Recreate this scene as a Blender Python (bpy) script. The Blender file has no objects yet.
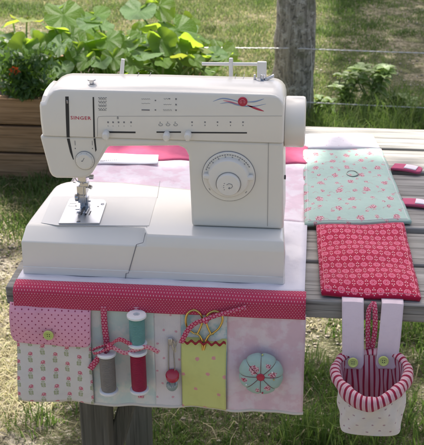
import bpy, bmesh, math, random
import numpy as np
from mathutils import Vector, Matrix
R = math.radians
random.seed(7); rng = np.random.default_rng(11)
S = bpy.context.scene
COL = S.collection
TZ = 0.74                                   # table height; all coordinates below are measured from the table top's front edge
OFF = Vector((0, 0, TZ))

# ------------------------------------------------------------------ camera
F, PIT, ROL, YAW = 1046.7, 0.42697, -0.00393, -0.0994
CAM = Vector((0, -1.2302, 0.66945))
fw = Vector((math.sin(YAW)*math.cos(PIT), math.cos(YAW)*math.cos(PIT), -math.sin(PIT)))
r0 = Vector((math.cos(YAW), -math.sin(YAW), 0)); u0 = r0.cross(fw)
rt = r0*math.cos(ROL) + u0*math.sin(ROL); up = u0*math.cos(ROL) - r0*math.sin(ROL)
cd = bpy.data.cameras.new('camera'); cam = bpy.data.objects.new('camera', cd); COL.objects.link(cam)
M3 = Matrix((rt, up, -fw)).transposed()
cam.matrix_world = Matrix.Translation(CAM + OFF) @ M3.to_4x4()
cd.sensor_width = 36; cd.lens = F*36/445; cd.clip_end = 2000; cd.clip_start = 0.05
cd.dof.use_dof = True; cd.dof.focus_distance = 1.36; cd.dof.aperture_fstop = 30
S.camera = cam

def at(px, py, axis, val):
    """the point of the plane (axis = val) seen at a photo pixel: used to measure real sizes"""
    d = fw*F + rt*(px-212) + up*(222.5-py)
    t = (val - CAM[axis]) / d[axis]
    return CAM + d*t

# ------------------------------------------------------------------ node helpers
class X:
    nt = None
    def __init__(s, k): s.k = k
    @staticmethod
    def op(o, *a):
        n = X.nt.nodes.new('ShaderNodeMath'); n.operation = o
        for i, v in enumerate(a):
            if isinstance(v, X): X.nt.links.new(v.k, n.inputs[i])
            else: n.inputs[i].default_value = v
        return X(n.outputs[0])
    def __add__(s, o): return X.op('ADD', s, o)
    __radd__ = __add__
    def __sub__(s, o): return X.op('SUBTRACT', s, o)
    def __rsub__(s, o): return X.op('SUBTRACT', o, s)
    def __mul__(s, o): return X.op('MULTIPLY', s, o)
    __rmul__ = __mul__
    def __truediv__(s, o): return X.op('DIVIDE', s, o)
    def lt(s, o, soft=None):
        if soft: return sstep(s, o+soft, o-soft)
        return X.op('LESS_THAN', s, o)
    def gt(s, o): return X.op('GREATER_THAN', s, o)
    def frac(s): return X.op('FRACT', s)
    def floor(s): return X.op('FLOOR', s)
    def abs(s): return X.op('ABSOLUTE', s)
    def max(s, o): return X.op('MAXIMUM', s, o)
    def min(s, o): return X.op('MINIMUM', s, o)
def sstep(v, a, b):
    n = X.nt.nodes.new('ShaderNodeMapRange'); n.interpolation_type = 'SMOOTHSTEP'
    X.nt.links.new(v.k, n.inputs[0]); n.inputs[1].default_value = min(a, b); n.inputs[2].default_value = max(a, b)
    n.inputs[3].default_value = 0 if a < b else 1; n.inputs[4].default_value = 1 if a < b else 0
    return X(n.outputs[0])
def hyp(a, b): return X.op('SQRT', a*a + b*b)
def mix(f, a, b, mode='MIX'):
    n = X.nt.nodes.new('ShaderNodeMix'); n.data_type = 'RGBA'; n.blend_type = mode
    for i, v in ((0, f), (6, a), (7, b)):
        if isinstance(v, X): X.nt.links.new(v.k, n.inputs[i])
        elif i == 0: n.inputs[0].default_value = v
        else: n.inputs[i].default_value = (*v, 1)
    return X(n.outputs[2])
def noise(vec, scale, detail=3, rough=.55, scl=None, out=0):
    n = X.nt.nodes.new('ShaderNodeTexNoise'); n.inputs['Scale'].default_value = scale
    n.inputs['Detail'].default_value = detail; n.inputs['Roughness'].default_value = rough
    if scl:
        m = X.nt.nodes.new('ShaderNodeMapping'); m.inputs['Scale'].default_value = scl
        X.nt.links.new(vec.k, m.inputs[0]); vec = X(m.outputs[0])
    X.nt.links.new(vec.k, n.inputs['Vector']); return X(n.outputs[out])
def coord(kind='Object'):
    n = X.nt.nodes.new('ShaderNodeTexCoord'); return X(n.outputs[kind])
def uvxy():
    c = coord('UV'); n = X.nt.nodes.new('ShaderNodeSeparateXYZ'); X.nt.links.new(c.k, n.inputs[0])
    return c, X(n.outputs[0]), X(n.outputs[1])
def rnd():
    n = X.nt.nodes.new('ShaderNodeObjectInfo'); return X(n.outputs['Random'])
def bump(h, dist=.001, st=.5):
    n = X.nt.nodes.new('ShaderNodeBump'); n.inputs['Distance'].default_value = dist; n.inputs['Strength'].default_value = st
    X.nt.links.new(h.k, n.inputs['Height']); return n.outputs[0]
def newmat(name):
    m = bpy.data.materials.new(name); m.use_nodes = True; X.nt = m.node_tree
    return m, m.node_tree.nodes['Principled BSDF']
def setc(b, c):
    if isinstance(c, X): X.nt.links.new(c.k, b.inputs['Base Color'])
    else: b.inputs['Base Color'].default_value = (*c, 1)
def plain(name, c, rough=.5, metal=0, nz=.0, bm=0, bscale=200, spec=.5):
    m, b = newmat(name); o = coord()
    if nz:
        n = noise(o, 25, 4)
        setc(b, mix(n, tuple(x*(1-nz) for x in c), tuple(min(1, x*(1+nz)) for x in c)))
    else: setc(b, c)
    b.inputs['Roughness'].default_value = rough; b.inputs['Metallic'].default_value = metal
    b.inputs['Specular IOR Level'].default_value = spec
    if bm: X.nt.links.new(bump(noise(o, bscale, 3), bm), b.inputs['Normal'])
    return m
def cells(u, v, pu, pv, stagger=True, ju=0.):
    """repeat a motif: returns local coordinates (metres, centred) in a staggered cell, plus cell numbers"""
    row = (v/pv).floor()
    uu = u/pu
    if stagger: uu = uu + row*0.5
    cu = uu.floor()
    return (uu.frac()-.5)*pu, ((v/pv).frac()-.5)*pv, cu, row
def disc(lx, ly, cx, cy, r): return hyp(lx-cx, ly-cy).lt(r, r*.25)
def rect(lx, ly, cx, cy, w, h): return (lx-cx).abs().lt(w/2)*(ly-cy).abs().lt(h/2)
def fabric(name, fn, rough=.92, weave=.0004):
    m, b = newmat(name); c, u, v = uvxy()
    col = fn(c, u, v)
    n2 = noise(c, 60, 3)
    setc(b, mix((n2-.5)*.35, col, (0.25, .2, .2), 'MULTIPLY') if isinstance(col, X) else col)
    b.inputs['Roughness'].default_value = rough; b.inputs['Specular IOR Level'].default_value = .15
    try: b.inputs['Sheen Weight'].default_value = .12
    except Exception: pass
    wv = X.op('SINE', u*8200)+X.op('SINE', v*8200)
    X.nt.links.new(bump(wv*.07+noise(c, 45, 4)*3., weave*1.6, .6), b.inputs['Normal'])
    return m

# fabric colours -----------------------------------------------------
WHITE = (.74, .72, .73)
def f_white(c, u, v): return mix(noise(c, 20), (.66, .63, .66), (.76, .73, .76))
def f_cloudpink(c, u, v):
    n = noise(c, 26, 5, .62); k = sstep(n, .46, .56)
    n2 = noise(c, 48, 3, .5)
    return mix(sstep(n2, .5, .62)*.5, mix(k, (.70, .50, .555), (.75, .60, .645)), (.75, .68, .70))
def f_cloudmat(c, u, v):
    n = noise(c, 26, 5, .62); k = sstep(n, .44, .58)
    return mix(k, (.72, .56, .62), (.76, .68, .72))
def f_cloudmint(c, u, v):
    n = noise(c, 30, 5, .6); k = sstep(n, .44, .58)
    return mix(k, (.54, .63, .585), (.70, .69, .63))
def f_cloudblue(c, u, v):
    n = noise(c, 34, 4, .6); k = sstep(n, .44, .56)
    return mix(k, (.36, .52, .54), (.64, .66, .64))
def f_deeppink(c, u, v):
    n = noise(c, 60, 4)
    return mix(n, (.42, .06, .14), (.56, .12, .21))
def f_redband(c, u, v):
    lx, ly, a, b_ = cells(u, v, .0040, .0027)
    return mix(disc(lx, ly, 0, 0, .00062)*.6, mix(noise(c, 40), (.42, .035, .085), (.48, .05, .105)), (.76, .52, .56))
def f_pinkdots(c, u, v):
    lx, ly, a, b_ = cells(u, v, .0092, .0050)
    return mix(disc(lx, ly, 0, 0, .0010), (.74, .36, .46), (.32, .05, .11))
def f_roses(c, u, v):
    wob = (noise(c, 260, 2)-.5)*.0016
    col = mix(noise(c, 30), (.65, .615, .565), (.71, .675, .625))
    for du, dv in ((0, 0), (.0170, .0128)):
        lx, ly, a, b_ = cells(u+du, v+dv, .0340, .0256, False)
        lx = lx+X.op('SINE', ly*260+a)*.0006; ax = lx.abs()
        st = rect(lx, ly, 0, -.002, .0008, .0135)
        lf = hyp((ax-.0020)*1., (ly+.0030)*.62).lt(.0013, .0003).max(hyp(ax-.0018, (ly+.0062)*.7).lt(.0012, .0003)).max(hyp(ax-.0015, (ly-.0008)*.8).lt(.0008, .0003))
        col = mix(st.max(lf)*.8, col, (.29, .33, .15))
        fl = (hyp(lx, ly-.0060)+wob).lt(.0029, .0005)
        col = mix(fl*.95, col, (.58, .15, .20)); col = mix(disc(lx, ly, -.0006, .0066, .0011), col, (.74, .42, .44))
        col = mix(hyp(ax-.0026, ly-.0036).lt(.0010, .0003)*.8, col, (.66, .30, .34))
    return col
def f_ditsy(base, mot, pu, pv, r, seed=0.):
    def g(c, u, v):
        lx, ly, a, b_ = cells(u+seed, v, pu, pv)
        n = noise(c, 420, 2)
        jx = (X.op('SINE', a*12.99+b_*78.2)*43758.5).frac()-.5
        jy = (X.op('SINE', a*39.3+b_*11.1)*24634.6).frac()-.5
        d = hyp(lx-jx*pu*.35, ly-jy*pv*.3)+(n-.5)*r*1.6
        k = d.lt(r, r*.2)
        return mix(k, base, mot)
    return g
def f_mint(c, u, v):
    base = mix(noise(c, 24), (.35, .485, .415), (.41, .535, .475))
    PU, PV = .056, .034
    n = noise(c, 150, 4, .6); n3 = noise(c, 420, 2); col = base
    for du, dv, rr, tone in ((0, 0, .0058, 1.), (.028, .0, .0036, .9), (.014, .017, .0030, .8)):
        lx, ly, a, b_ = cells(u+du, v+dv, PU, PV)
        jx = (X.op('SINE', a*12.99+b_*78.2+du*900)*437.58).frac()-.5; jy = (X.op('SINE', a*39.3+b_*11.1+du*700)*246.34).frac()-.5
        d = hyp(lx-jx*.010, (ly-jy*.008)*.72)+(n-.5)*rr*2.6
        k = d.lt(rr, .0007)
        col = mix(k*tone, col, mix(n3.gt(.50), (.36, .10, .14), (.62, .42, .43)))
    lx3, ly3, a3, b3 = cells(u+.009, v+.009, .028, .034)
    d3 = ((hyp(lx3*.8, ly3*.7)-.0034).abs()+(n-.5)*.003).max((ly3*-1.))
    return mix(d3.lt(.0005, .0003)*.7, col, (.42, .24, .25))
def f_cushion(c, u, v):
    n = noise(c, 170, 4, .6); n3 = noise(c, 420, 2); col = mix(noise(c, 40), (.33, .47, .41), (.40, .53, .47))
    for px_, py_, rr in ((.010, .009, .0065), (-.006, .022, .004), (-.016, -.010, .0045), (.016, -.010, .0035), (-.020, .004, .003), (.004, -.016, .005)):
        k = (hyp(u-px_, v-py_)+(n-.5)*rr*2.4).lt(rr, .0007)
        col = mix(k*.95, col, mix(n3.gt(.5), (.40, .08, .13), (.70, .46, .48)))
    return col
def f_redflower(c, u, v):
    PU, PV = .0172, .0172
    lx, ly, a, b_ = cells(u, v, PU, PV)
    ly = ly*.78; r = hyp(lx, ly)
    ang = X.op('ARCTAN2', ly, lx)
    pet = r + X.op('COSINE', ang*8)*.00035
    col = mix(noise(c, 50), (.31, .005, .036), (.40, .011, .052))
    col = mix(pet.lt(.0046, .0004), col, (.62, .17, .25))
    col = mix((r-.0027).abs().lt(.00042, .0002), col, (.46, .025, .08))
    col = mix(r.lt(.0014, .0003), col, (.44, .015, .06))
    lx2, ly2, a2, b2 = cells(u+PU/2, v, PU, PV)
    dd = hyp(lx2.abs()-.0014, (ly2.abs()-.0030)*.8).lt(.0009, .0002).max(hyp(lx2, (ly2.abs()-.0062)*.8).lt(.0008, .0002))
    return mix(dd*.85, col, (.74, .42, .46))
def f_ribbon(c, u, v):
    lx, ly, a, b_ = cells(u, v, .0042, .0040)
    n = hyp(lx, ly)
    return mix((n-.0010).abs().lt(.00045, .0003)*.75, (.46, .03, .09), (.76, .42, .48))
def f_ribbonpale(c, u, v):
    lx, ly, a, b_ = cells(u, v, .0040, .0040)
    return mix(disc(lx, ly, 0, 0, .0013)*.9, (.66, .34, .38), (.52, .07, .14))
def f_stripes(c, u, v):
    s = u.frac()
    k = s.lt(.40, .05)
    k2 = (s-.68).abs().lt(.05)
    return mix(k2*.45, mix(k, (.74, .50, .54), (.34, .015, .055)), (.62, .25, .3))
def f_lilac(c, u, v): return mix(noise(c, 40), (.66, .54, .59), (.72, .61, .65))
M = {}
M['white'] = fabric('white_cotton', f_white)
M['cloudpink'] = fabric('pink_cloud_cotton', f_cloudpink)
M['cloudmat'] = fabric('pale_pink_cloud_cotton', f_cloudmat)
M['cloudmint'] = fabric('mint_cloud_cotton', f_cloudmint)
M['cloudblue'] = fabric('blue_cloud_cotton', f_cloudblue)
M['deeppink'] = fabric('deep_pink_cotton', f_deeppink)
M['redband'] = fabric('red_pin_dot_cotton', f_redband)
M['pinkdots'] = fabric('pink_dotted_cotton', f_pinkdots)
M['roses'] = fabric('rose_print_cotton', f_roses)
M['flowers'] = fabric('white_flower_cotton', f_ditsy((.72, .67, .655), (.66, .36, .41), .019, .021, .0017))
M['green'] = fabric('lime_flower_cotton', f_ditsy((.60, .62, .22), (.68, .33, .30), .030, .026, .0027, .01))
M['mint'] = fabric('mint_rosebud_cotton', f_mint)
M['mintcushion'] = fabric('mint_cushion_cotton', f_cushion)
M['redflower'] = fabric('red_flower_cotton', f_redflower)
M['ribbon'] = fabric('red_ribbon', f_ribbon)
M['ribbonpale'] = fabric('pink_check_ribbon', f_ribbonpale)
M['stripes'] = fabric('red_striped_cotton', f_stripes)
M['lining'] = fabric('pink_striped_lining', lambda c, u, v: mix(u.frac().lt(.36, .05), (.82, .56, .60), (.46, .03, .085)))
M['lilac'] = fabric('lilac_cotton', f_lilac)
M['bag'] = fabric('sprigged_white_cotton', f_ditsy((.66, .61, .56), (.40, .27, .30), .017, .020, .0017))
M['whiteprint'] = fabric('white_sprigged_lining', f_ditsy((.74, .70, .72), (.60, .40, .46), .022, .018, .0010))
M['velcro'] = plain('white_hook_tape', (.74, .68, .72), .95, bm=.0006, bscale=900)
M['shell'] = plain('cream_plastic', (.715, .69, .615), .26, nz=.02, spec=.5)
M['shelltop'] = plain('white_plastic', (.735, .715, .65), .24, nz=.02, spec=.5)
M['panelgrey'] = plain('grey_plastic', (.63, .625, .59), .32)
M['dark'] = plain('dark_slot', (.03, .03, .03), .7)
M['print'] = plain('grey_print', (.20, .20, .21), .6)
M['printsoft'] = plain('pale_grey_line', (.36, .35, .33), .6)
M['redprint'] = plain('red_print', (.50, .05, .09), .5)
M['pinkprint'] = plain('pink_print', (.68, .22, .28), .5)
M['blueprint'] = plain('blue_print', (.26, .34, .52), .5)
M['badge'] = plain('red_badge', (.40, .01, .05), .15)
M['steel'] = plain('steel', (.50, .51, .53), .22, 1, nz=.10)
M['plate'] = plain('satin_steel', (.60, .61, .62), .34, .9, nz=.03)
M['gold'] = plain('brass', (.62, .45, .15), .3, 1, nz=.08)
M['plasticwhite'] = plain('white_spool_plastic', (.74, .74, .72), .4)
def thread(name, c):
    m, b = newmat(name); o = coord()
    n = X.nt.nodes.new('ShaderNodeSeparateXYZ'); X.nt.links.new(o.k, n.inputs[0])
    w = X.op('SINE', X(n.outputs[2])*5200)
    st = noise(o, 30, 4, .7, (1, 1, 14))
    setc(b, mix(st, tuple(x*.75 for x in c), tuple(min(1, x*1.2) for x in c)))
    b.inputs['Roughness'].default_value = .5
    X.nt.links.new(bump(w*.8+st*3, .0009, .9), b.inputs['Normal']); return m
M['tteal'] = thread('teal_thread', (.22, .52, .48)); M['tgrey'] = thread('grey_thread', (.34, .31, .27)); M['tred'] = thread('red_thread', (.46, .012, .065))
M['lime'] = plain('lime_button', (.50, .56, .16), .35)
M['redbutton'] = plain('red_button', (.42, .02, .05), .35)
M['ricrac'] = plain('red_trim', (.30, .02, .03), .85)
M['stitch'] = plain('dark_red_thread', (.16, .05, .05), .8)
M['redbead'] = plain('red_bead', (.42, .015, .05), .25)
m, b = newmat('clear_glass'); b.inputs['Transmission Weight'].default_value = .75; setc(b, (.66, .80, .78)); b.inputs['Roughness'].default_value = .08; M['glass'] = m
M['cream'] = plain('cream_binding', (.62, .58, .52), .9)
M['paper'] = plain('selvage_white', (.76, .75, .76), .85)

def wood(name, c1, c2, crack=.5, ax=0, dirt=(.10, .11, .08)):
    m, b = newmat(name); o = coord()
    n = X.nt.nodes.new('ShaderNodeMapping'); X.nt.links.new(o.k, n.inputs[0])
    cmb = X.nt.nodes.new('ShaderNodeCombineXYZ'); X.nt.links.new((rnd()*17).k, cmb.inputs[0]); X.nt.links.new((rnd()*31).k, cmb.inputs[1]); X.nt.links.new((rnd()*7).k, cmb.inputs[2])
    X.nt.links.new(cmb.outputs[0], n.inputs['Location']); v = X(n.outputs[0])
    sc = [75, 75, 75]; sc[ax] = 3.5
    g = noise(v, 1, 5, .65, tuple(sc)); sc2 = [260, 260, 260]; sc2[ax] = 5.0
    g2 = noise(v, 1, 3, .6, tuple(sc2)); big = noise(v, 5, 3, .6)
    col = mix(sstep(g, .3, .7), c1, c2)
    col = mix(sstep(g2, .56, .64)*crack, col, tuple(x*.35 for x in c1))
    col = mix(sstep(big, .52, .75)*.45, col, dirt)
    setc(b, col); b.inputs['Roughness'].default_value = .88; b.inputs['Specular IOR Level'].default_value = .25
    X.nt.links.new(bump(g2*.7+g, .002, .7), b.inputs['Normal']); return m
M['plank'] = wood('weathered_grey_wood', (.20, .195, .18), (.37, .36, .335), .75)
M['leg'] = wood('weathered_leg_wood', (.085, .08, .062), (.17, .16, .13), ax=2)
M['box'] = wood('brown_planter_wood', (.25, .15, .075), (.40, .255, .14), .6)
M['post'] = wood('grey_bark_wood', (.11, .10, .085), (.22, .205, .175), .9, 2, (.07, .08, .05))
def postmat():
    m, b = newmat('lichened_post_wood'); o = coord()
    g = noise(o, 1, 4, .7, (60, 60, 9)); q = noise(o, 30, 5, .7); l = noise(o, 55, 3, .6)
    col = mix(sstep(g, .35, .65), (.17, .155, .122), (.40, .37, .305)); col = mix(sstep(q, .52, .62)*.7, col, (.56, .54, .47)); col = mix(sstep(l, .56, .64)*.7, col, (.08, .075, .06)); col = mix(sstep(noise(o, 12, 3), .56, .66)*.5, col, (.14, .15, .08))
    setc(b, col); b.inputs['Roughness'].default_value = .95; X.nt.links.new(bump(g+q*.8, .012, .9), b.inputs['Normal']); return m
M['post'] = postmat()
M['bark'] = wood('bark', (.08, .06, .045), (.17, .14, .11), .8, 2)
M['wire'] = plain('galvanised_wire', (.62, .62, .62), .5, .2)
M['soil'] = plain('dark_soil', (.045, .033, .024), .95, nz=.4, bm=.01, bscale=60)

def leafmat(name, c, tc, tr=.4, vein=None, rough=.45):
    m, b = newmat(name); cuv, u, v = uvxy()
    o = coord(); n = noise(o, 9, 2); col = mix(n, tuple(x*.7 for x in c), tuple(x*1.3 for x in c))
    if vein:
        a = X.op('ARCTAN2', u, v); k = X.op('PINGPONG', a + 6.2832, .449)    # seven main veins
        rr = hyp(u, v)
        sec = X.op('SINE', rr*55 + k*30).abs()
        vm = (k*rr).lt(.012, .007).max(sec.lt(.16, .08)*.35)
        col = mix(vm*.6, col, vein)
        pale = sstep(noise(cuv, 7, 3), .55, .66)
        col = mix(pale*.30, col, tuple(min(1, x*1.7+.02) for x in c))
    setc(b, col); b.inputs['Roughness'].default_value = rough
    t = X.nt.nodes.new('ShaderNodeBsdfTranslucent'); t.inputs[0].default_value = (*tc, 1)
    ms = X.nt.nodes.new('ShaderNodeMixShader'); ms.inputs[0].default_value = tr
    if vein: X.nt.links.new(bump(sec*.6 + noise(cuv, 12, 3)*1.5, .006, .6), b.inputs['Normal'])
    X.nt.links.new(b.outputs[0], ms.inputs[1]); X.nt.links.new(t.outputs[0], ms.inputs[2])
    X.nt.links.new(ms.outputs[0], X.nt.nodes['Material Output'].inputs[0]); return m
M['squash'] = leafmat('squash_leaf', (.095, .205, .028), (.44, .64, .05), .50, (.20, .34, .11))
M['squashpale'] = leafmat('pale_squash_leaf', (.15, .27, .10), (.36, .56, .09), .42, (.34, .45, .24))
M['squashyellow'] = leafmat('yellow_green_leaf', (.20, .26, .045), (.40, .46, .05), .42, (.40, .45, .15))
M['herb'] = leafmat('dark_herb_leaf', (.05, .11, .03), (.16, .30, .03), .35)
M['stem'] = plain('green_stem', (.16, .24, .08), .6)
M['weed'] = leafmat('weed_leaf', (.16, .25, .08), (.38, .50, .08), .4, rough=.5)
M['weedpale'] = leafmat('pale_weed_leaf', (.22, .33, .11), (.42, .54, .14), .35, rough=.5)
M['crown'] = leafmat('tree_leaf', (.05, .09, .03), (.09, .16, .02), .2)
M['petal'] = plain('orange_petal', (.62, .10, .015), .6)

# grass: per blade variation is in the UV (x = random number, y = height along the blade)
def grassmat():
    m, b = newmat('grass_blades'); c, u, v = uvxy()
    n = X.nt.nodes.new('ShaderNodeValToRGB'); cr = n.color_ramp
    cr.elements[0].position = 0; cr.elements[0].color = (.07, .135, .022, 1)
    cr.elements[1].position = 1; cr.elements[1].color = (.54, .48, .30, 1)
    for p, q in ((.35, (.135, .22, .045)), (.56, (.23, .28, .085)), (.72, (.42, .38, .19))):
        e = cr.elements.new(p); e.color = (*q, 1)
    X.nt.links.new(u.k, n.inputs[0]); X.nt.links.new(n.outputs[0], b.inputs['Base Color']); b.inputs['Roughness'].default_value = .55
    t = X.nt.nodes.new('ShaderNodeBsdfTranslucent'); X.nt.links.new(n.outputs[0], t.inputs[0])
    ms = X.nt.nodes.new('ShaderNodeMixShader'); ms.inputs[0].default_value = .52
    X.nt.links.new(b.outputs[0], ms.inputs[1]); X.nt.links.new(t.outputs[0], ms.inputs[2])
    X.nt.links.new(ms.outputs[0], X.nt.nodes['Material Output'].inputs[0]); return m
M['grass'] = grassmat()
def groundmat():
    m, b = newmat('gravelly_ground'); o = coord(); sp = X.nt.nodes.new('ShaderNodeSeparateXYZ'); X.nt.links.new(o.k, sp.inputs[0])
    n = noise(o, 1.9, 5, .65); n2 = noise(o, 26, 5, .72); n3 = noise(o, 110, 3, .7); n4 = noise(o, 6, 4, .6)
    turf = sstep(X(sp.outputs[1])+(n-.5)*1.6, 1.45, 2.3)
    bare = mix(sstep(n2, .34, .66), (.20, .165, .115), (.52, .47, .37))
    bare = mix(sstep(n4, .50, .66)*.7, bare, (.10, .105, .045))
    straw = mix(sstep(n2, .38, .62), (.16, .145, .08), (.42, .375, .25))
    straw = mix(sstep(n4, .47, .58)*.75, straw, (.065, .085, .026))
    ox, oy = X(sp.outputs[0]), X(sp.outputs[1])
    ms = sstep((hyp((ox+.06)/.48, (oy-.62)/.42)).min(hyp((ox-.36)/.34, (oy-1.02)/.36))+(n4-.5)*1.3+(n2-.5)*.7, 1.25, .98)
    turf_shade_col = mix(sstep(n2, .38, .62), (.055, .065, .025), (.14, .135, .07))      # mossy turf colour, with the shade under the table painted into it
    col = mix(turf, mix(ms*.9, bare, turf_shade_col), straw)
    col = mix(sstep(n3, .58, .66)*.6, col, (.50, .46, .37))
    col = mix(sstep(n3, .44, .36)*.7, col, (.055, .045, .03))
    setc(b, col); b.inputs['Roughness'].default_value = .95; b.inputs['Specular IOR Level'].default_value = .1
    X.nt.links.new(bump(n2*.8+n3*.6, .04, .9), b.inputs['Normal']); return m
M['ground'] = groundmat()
def pebblemat():
    m, b = newmat('pebbles'); c, u, v = uvxy()
    n = X.nt.nodes.new('ShaderNodeValToRGB'); cr = n.color_ramp
    cr.elements[0].color = (.20, .16, .11, 1); cr.elements[1].color = (.60, .56, .47, 1)
    e = cr.elements.new(.5); e.color = (.40, .34, .25, 1)
    X.nt.links.new(u.k, n.inputs[0]); setc(b, mix(noise(coord(), 160, 3), X(n.outputs[0]), (.3, .26, .2), 'MIX')); b.inputs['Roughness'].default_value = .9
    return m
M['pebble'] = pebblemat()

# ------------------------------------------------------------------ mesh helpers
def base_of(o):
    v = Vector(o.location); p = o.parent
    while p: v += p.location; p = p.parent
    return v
class MB:
    def __init__(s): s.v = []; s.f = []; s.uv = []
    def add(s, vs, fs, uvs=None):
        n = len(s.v); s.v += [tuple(q) for q in vs]; s.f += [tuple(i+n for i in f) for f in fs]
        s.uv += list(uvs) if uvs is not None else [(q[0], q[1]+q[2]) for q in vs]
        return s
    def box(s, c, d, rot=None):
        vs = [Vector((x*d[0]/2, y*d[1]/2, z*d[2]/2)) for x in (-1, 1) for y in (-1, 1) for z in (-1, 1)]
        if rot is not None: vs = [rot @ q for q in vs]
        c = Vector(c)
        return s.add([q+c for q in vs], [(0, 1, 3, 2), (4, 6, 7, 5), (0, 4, 5, 1), (2, 3, 7, 6), (0, 2, 6, 4), (1, 5, 7, 3)])
    def tube(s, pts, r, seg=8, closed=False, flat=None, cap=True):
        pts = [Vector(q) for q in pts]; n = len(pts); rs = r if hasattr(r, '__len__') else [r]*n
        vs = []; prev = None; uvs = []; L = 0
        for i, q in enumerate(pts):
            a = pts[(i-1) % n] if (closed or i > 0) else q; b = pts[(i+1) % n] if (closed or i < n-1) else q
            t = (b-a).normalized()
            if prev is None:
                prev = t.orthogonal().normalized() if flat is None else (Vector(flat)-t*Vector(flat).dot(t)).normalized()
            e1 = (prev - t*prev.dot(t)).normalized(); prev = e1; e2 = t.cross(e1)
            if i: L += (q-pts[i-1]).length
            for k in range(seg):
                an = 2*math.pi*k/seg; vs.append(q+(e1*math.cos(an)+e2*math.sin(an))*rs[i]); uvs.append((k/seg*.02, L))
        fs = []
        for i in range(n if closed else n-1):
            j = (i+1) % n
            for k in range(seg):
                l = (k+1) % seg; fs.append((i*seg+k, i*seg+l, j*seg+l, j*seg+k))
        if not closed and cap: fs += [tuple(range(seg))[::-1], tuple(range((n-1)*seg, n*seg))]
        return s.add(vs, fs, uvs)
    def lathe(s, prof, o, axis=(0, 0, 1), seg=32, cap=True, mod=None):
        """prof: (radius, height along axis)"""
        ax = Vector(axis).normalized(); e1 = ax.orthogonal().normalized()
        if abs(ax.z) < .9: e1 = (Vector((0, 0, 1))-ax*ax.z).normalized()
        e2 = ax.cross(e1); o = Vector(o); vs = []; uvs = []
        for r, h in prof:
            for k in range(seg):
                a = 2*math.pi*k/seg; rr = r*(mod(a, h) if mod else 1)
                vs.append(o+ax*h+(e1*math.cos(a)+e2*math.sin(a))*rr); uvs.append((rr*math.cos(a), rr*math.sin(a)))
        fs = []; n = len(prof)
        for i in range(n-1):
            for k in range(seg):
                l = (k+1) % seg; fs.append((i*seg+k, i*seg+l, (i+1)*seg+l, (i+1)*seg+k))
        if cap: fs += [tuple(range(seg))[::-1], tuple(range((n-1)*seg, n*seg))]
        return s.add(vs, fs, uvs)
    def prism(s, outline, y0, y1):
        """outline of (x, z) points extruded from y0 (front) to y1"""
        n = len(outline)
        vs = [(x, y0, z) for x, z in outline]+[(x, y1, z) for x, z in outline]
        fs = [tuple(range(n)), tuple(range(2*n-1, n-1, -1))]+[(i, i+n, (i+1) % n+n, (i+1) % n) for i in range(n)]
        return s.add(vs, fs)
    def grid(s, fn, nu, nv, uvfn=None, closeu=False):
        vs = []; uvs = []
        for j in range(nv+1):
            for i in range(nu if closeu else nu+1):
                p = fn(i/nu, j/nv); vs.append(p); uvs.append(uvfn(i/nu, j/nv) if uvfn else (p[0], p[1]+p[2]))
        w = nu if closeu else nu+1; fs = []
        for j in range(nv):
            for i in range(nu):
                k = (i+1) % w; fs.append((j*w+i, j*w+k, (j+1)*w+k, (j+1)*w+i))
        return s.add(vs, fs, uvs)
    def strip(s, pts, wdir, w, nw=2):
        """a ribbon along pts; wdir: width direction (one or per point)"""
        pts = [Vector(q) for q in pts]; L = [0]
        for a, b_ in zip(pts, pts[1:]): L.append(L[-1]+(b_-a).length)
        wd = [Vector(q) for q in wdir] if hasattr(wdir[0], '__len__') else [Vector(wdir)]*len(pts)
        vs = []; uvs = []
        for q, l, d in zip(pts, L, wd):
            for k in range(nw+1): t = k/nw-.5; vs.append(q+d.normalized()*w*t); uvs.append((w*t, l))
        fs = [(i*(nw+1)+k, i*(nw+1)+k+1, (i+1)*(nw+1)+k+1, (i+1)*(nw+1)+k) for i in range(len(pts)-1) for k in range(nw)]
        return s.add(vs, fs, uvs)
    def build(s, name, mat, parent=None, smooth=35, bevel=0, seg=3, solid=0, base=None, subd=0, recalc=True):
        me = bpy.data.meshes.new(name); o = bpy.data.objects.new(name, me); COL.objects.link(o)
        if parent: o.parent = parent; B = base_of(parent)-OFF
        else: B = Vector(base) if base else Vector((0, 0, 0)); o.location = B+OFF
        me.from_pydata([(q[0]-B.x, q[1]-B.y, q[2]-B.z) for q in s.v], [], s.f)
        ul = me.uv_layers.new(name='uv')
        li = np.empty(len(me.loops), dtype=np.int32); me.loops.foreach_get('vertex_index', li)
        ul.data.foreach_set('uv', np.array(s.uv, dtype=np.float32)[li].ravel())
        if recalc:
            bm = bmesh.new(); bm.from_mesh(me); bmesh.ops.recalc_face_normals(bm, faces=bm.faces); bm.to_mesh(me); bm.free()
        me.materials.append(mat)
        if smooth:
            me.shade_smooth(); me.set_sharp_from_angle(angle=R(smooth))
        if solid:
            d = o.modifiers.new('solid', 'SOLIDIFY'); d.thickness = solid; d.offset = 0
        if bevel:
            d = o.modifiers.new('bevel', 'BEVEL'); d.width = bevel; d.segments = seg; d.limit_method = 'ANGLE'; d.angle_limit = R(28); d.harden_normals = False
            me.shade_smooth(); me.set_sharp_from_angle(angle=R(60))
        if subd:
            d = o.modifiers.new('subd', 'SUBSURF'); d.levels = subd; d.render_levels = subd
        return o
def tag(o, label, cat, group=None):
    o['label'] = label; o['category'] = cat
    if group: o['group'] = group
    return o
def thing(name, base, label, cat, group=None):
    o = bpy.data.objects.new(name, None); COL.objects.link(o); o.location = Vector(base)+OFF; o.empty_display_size = .05
    return tag(o, label, cat, group)
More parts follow.
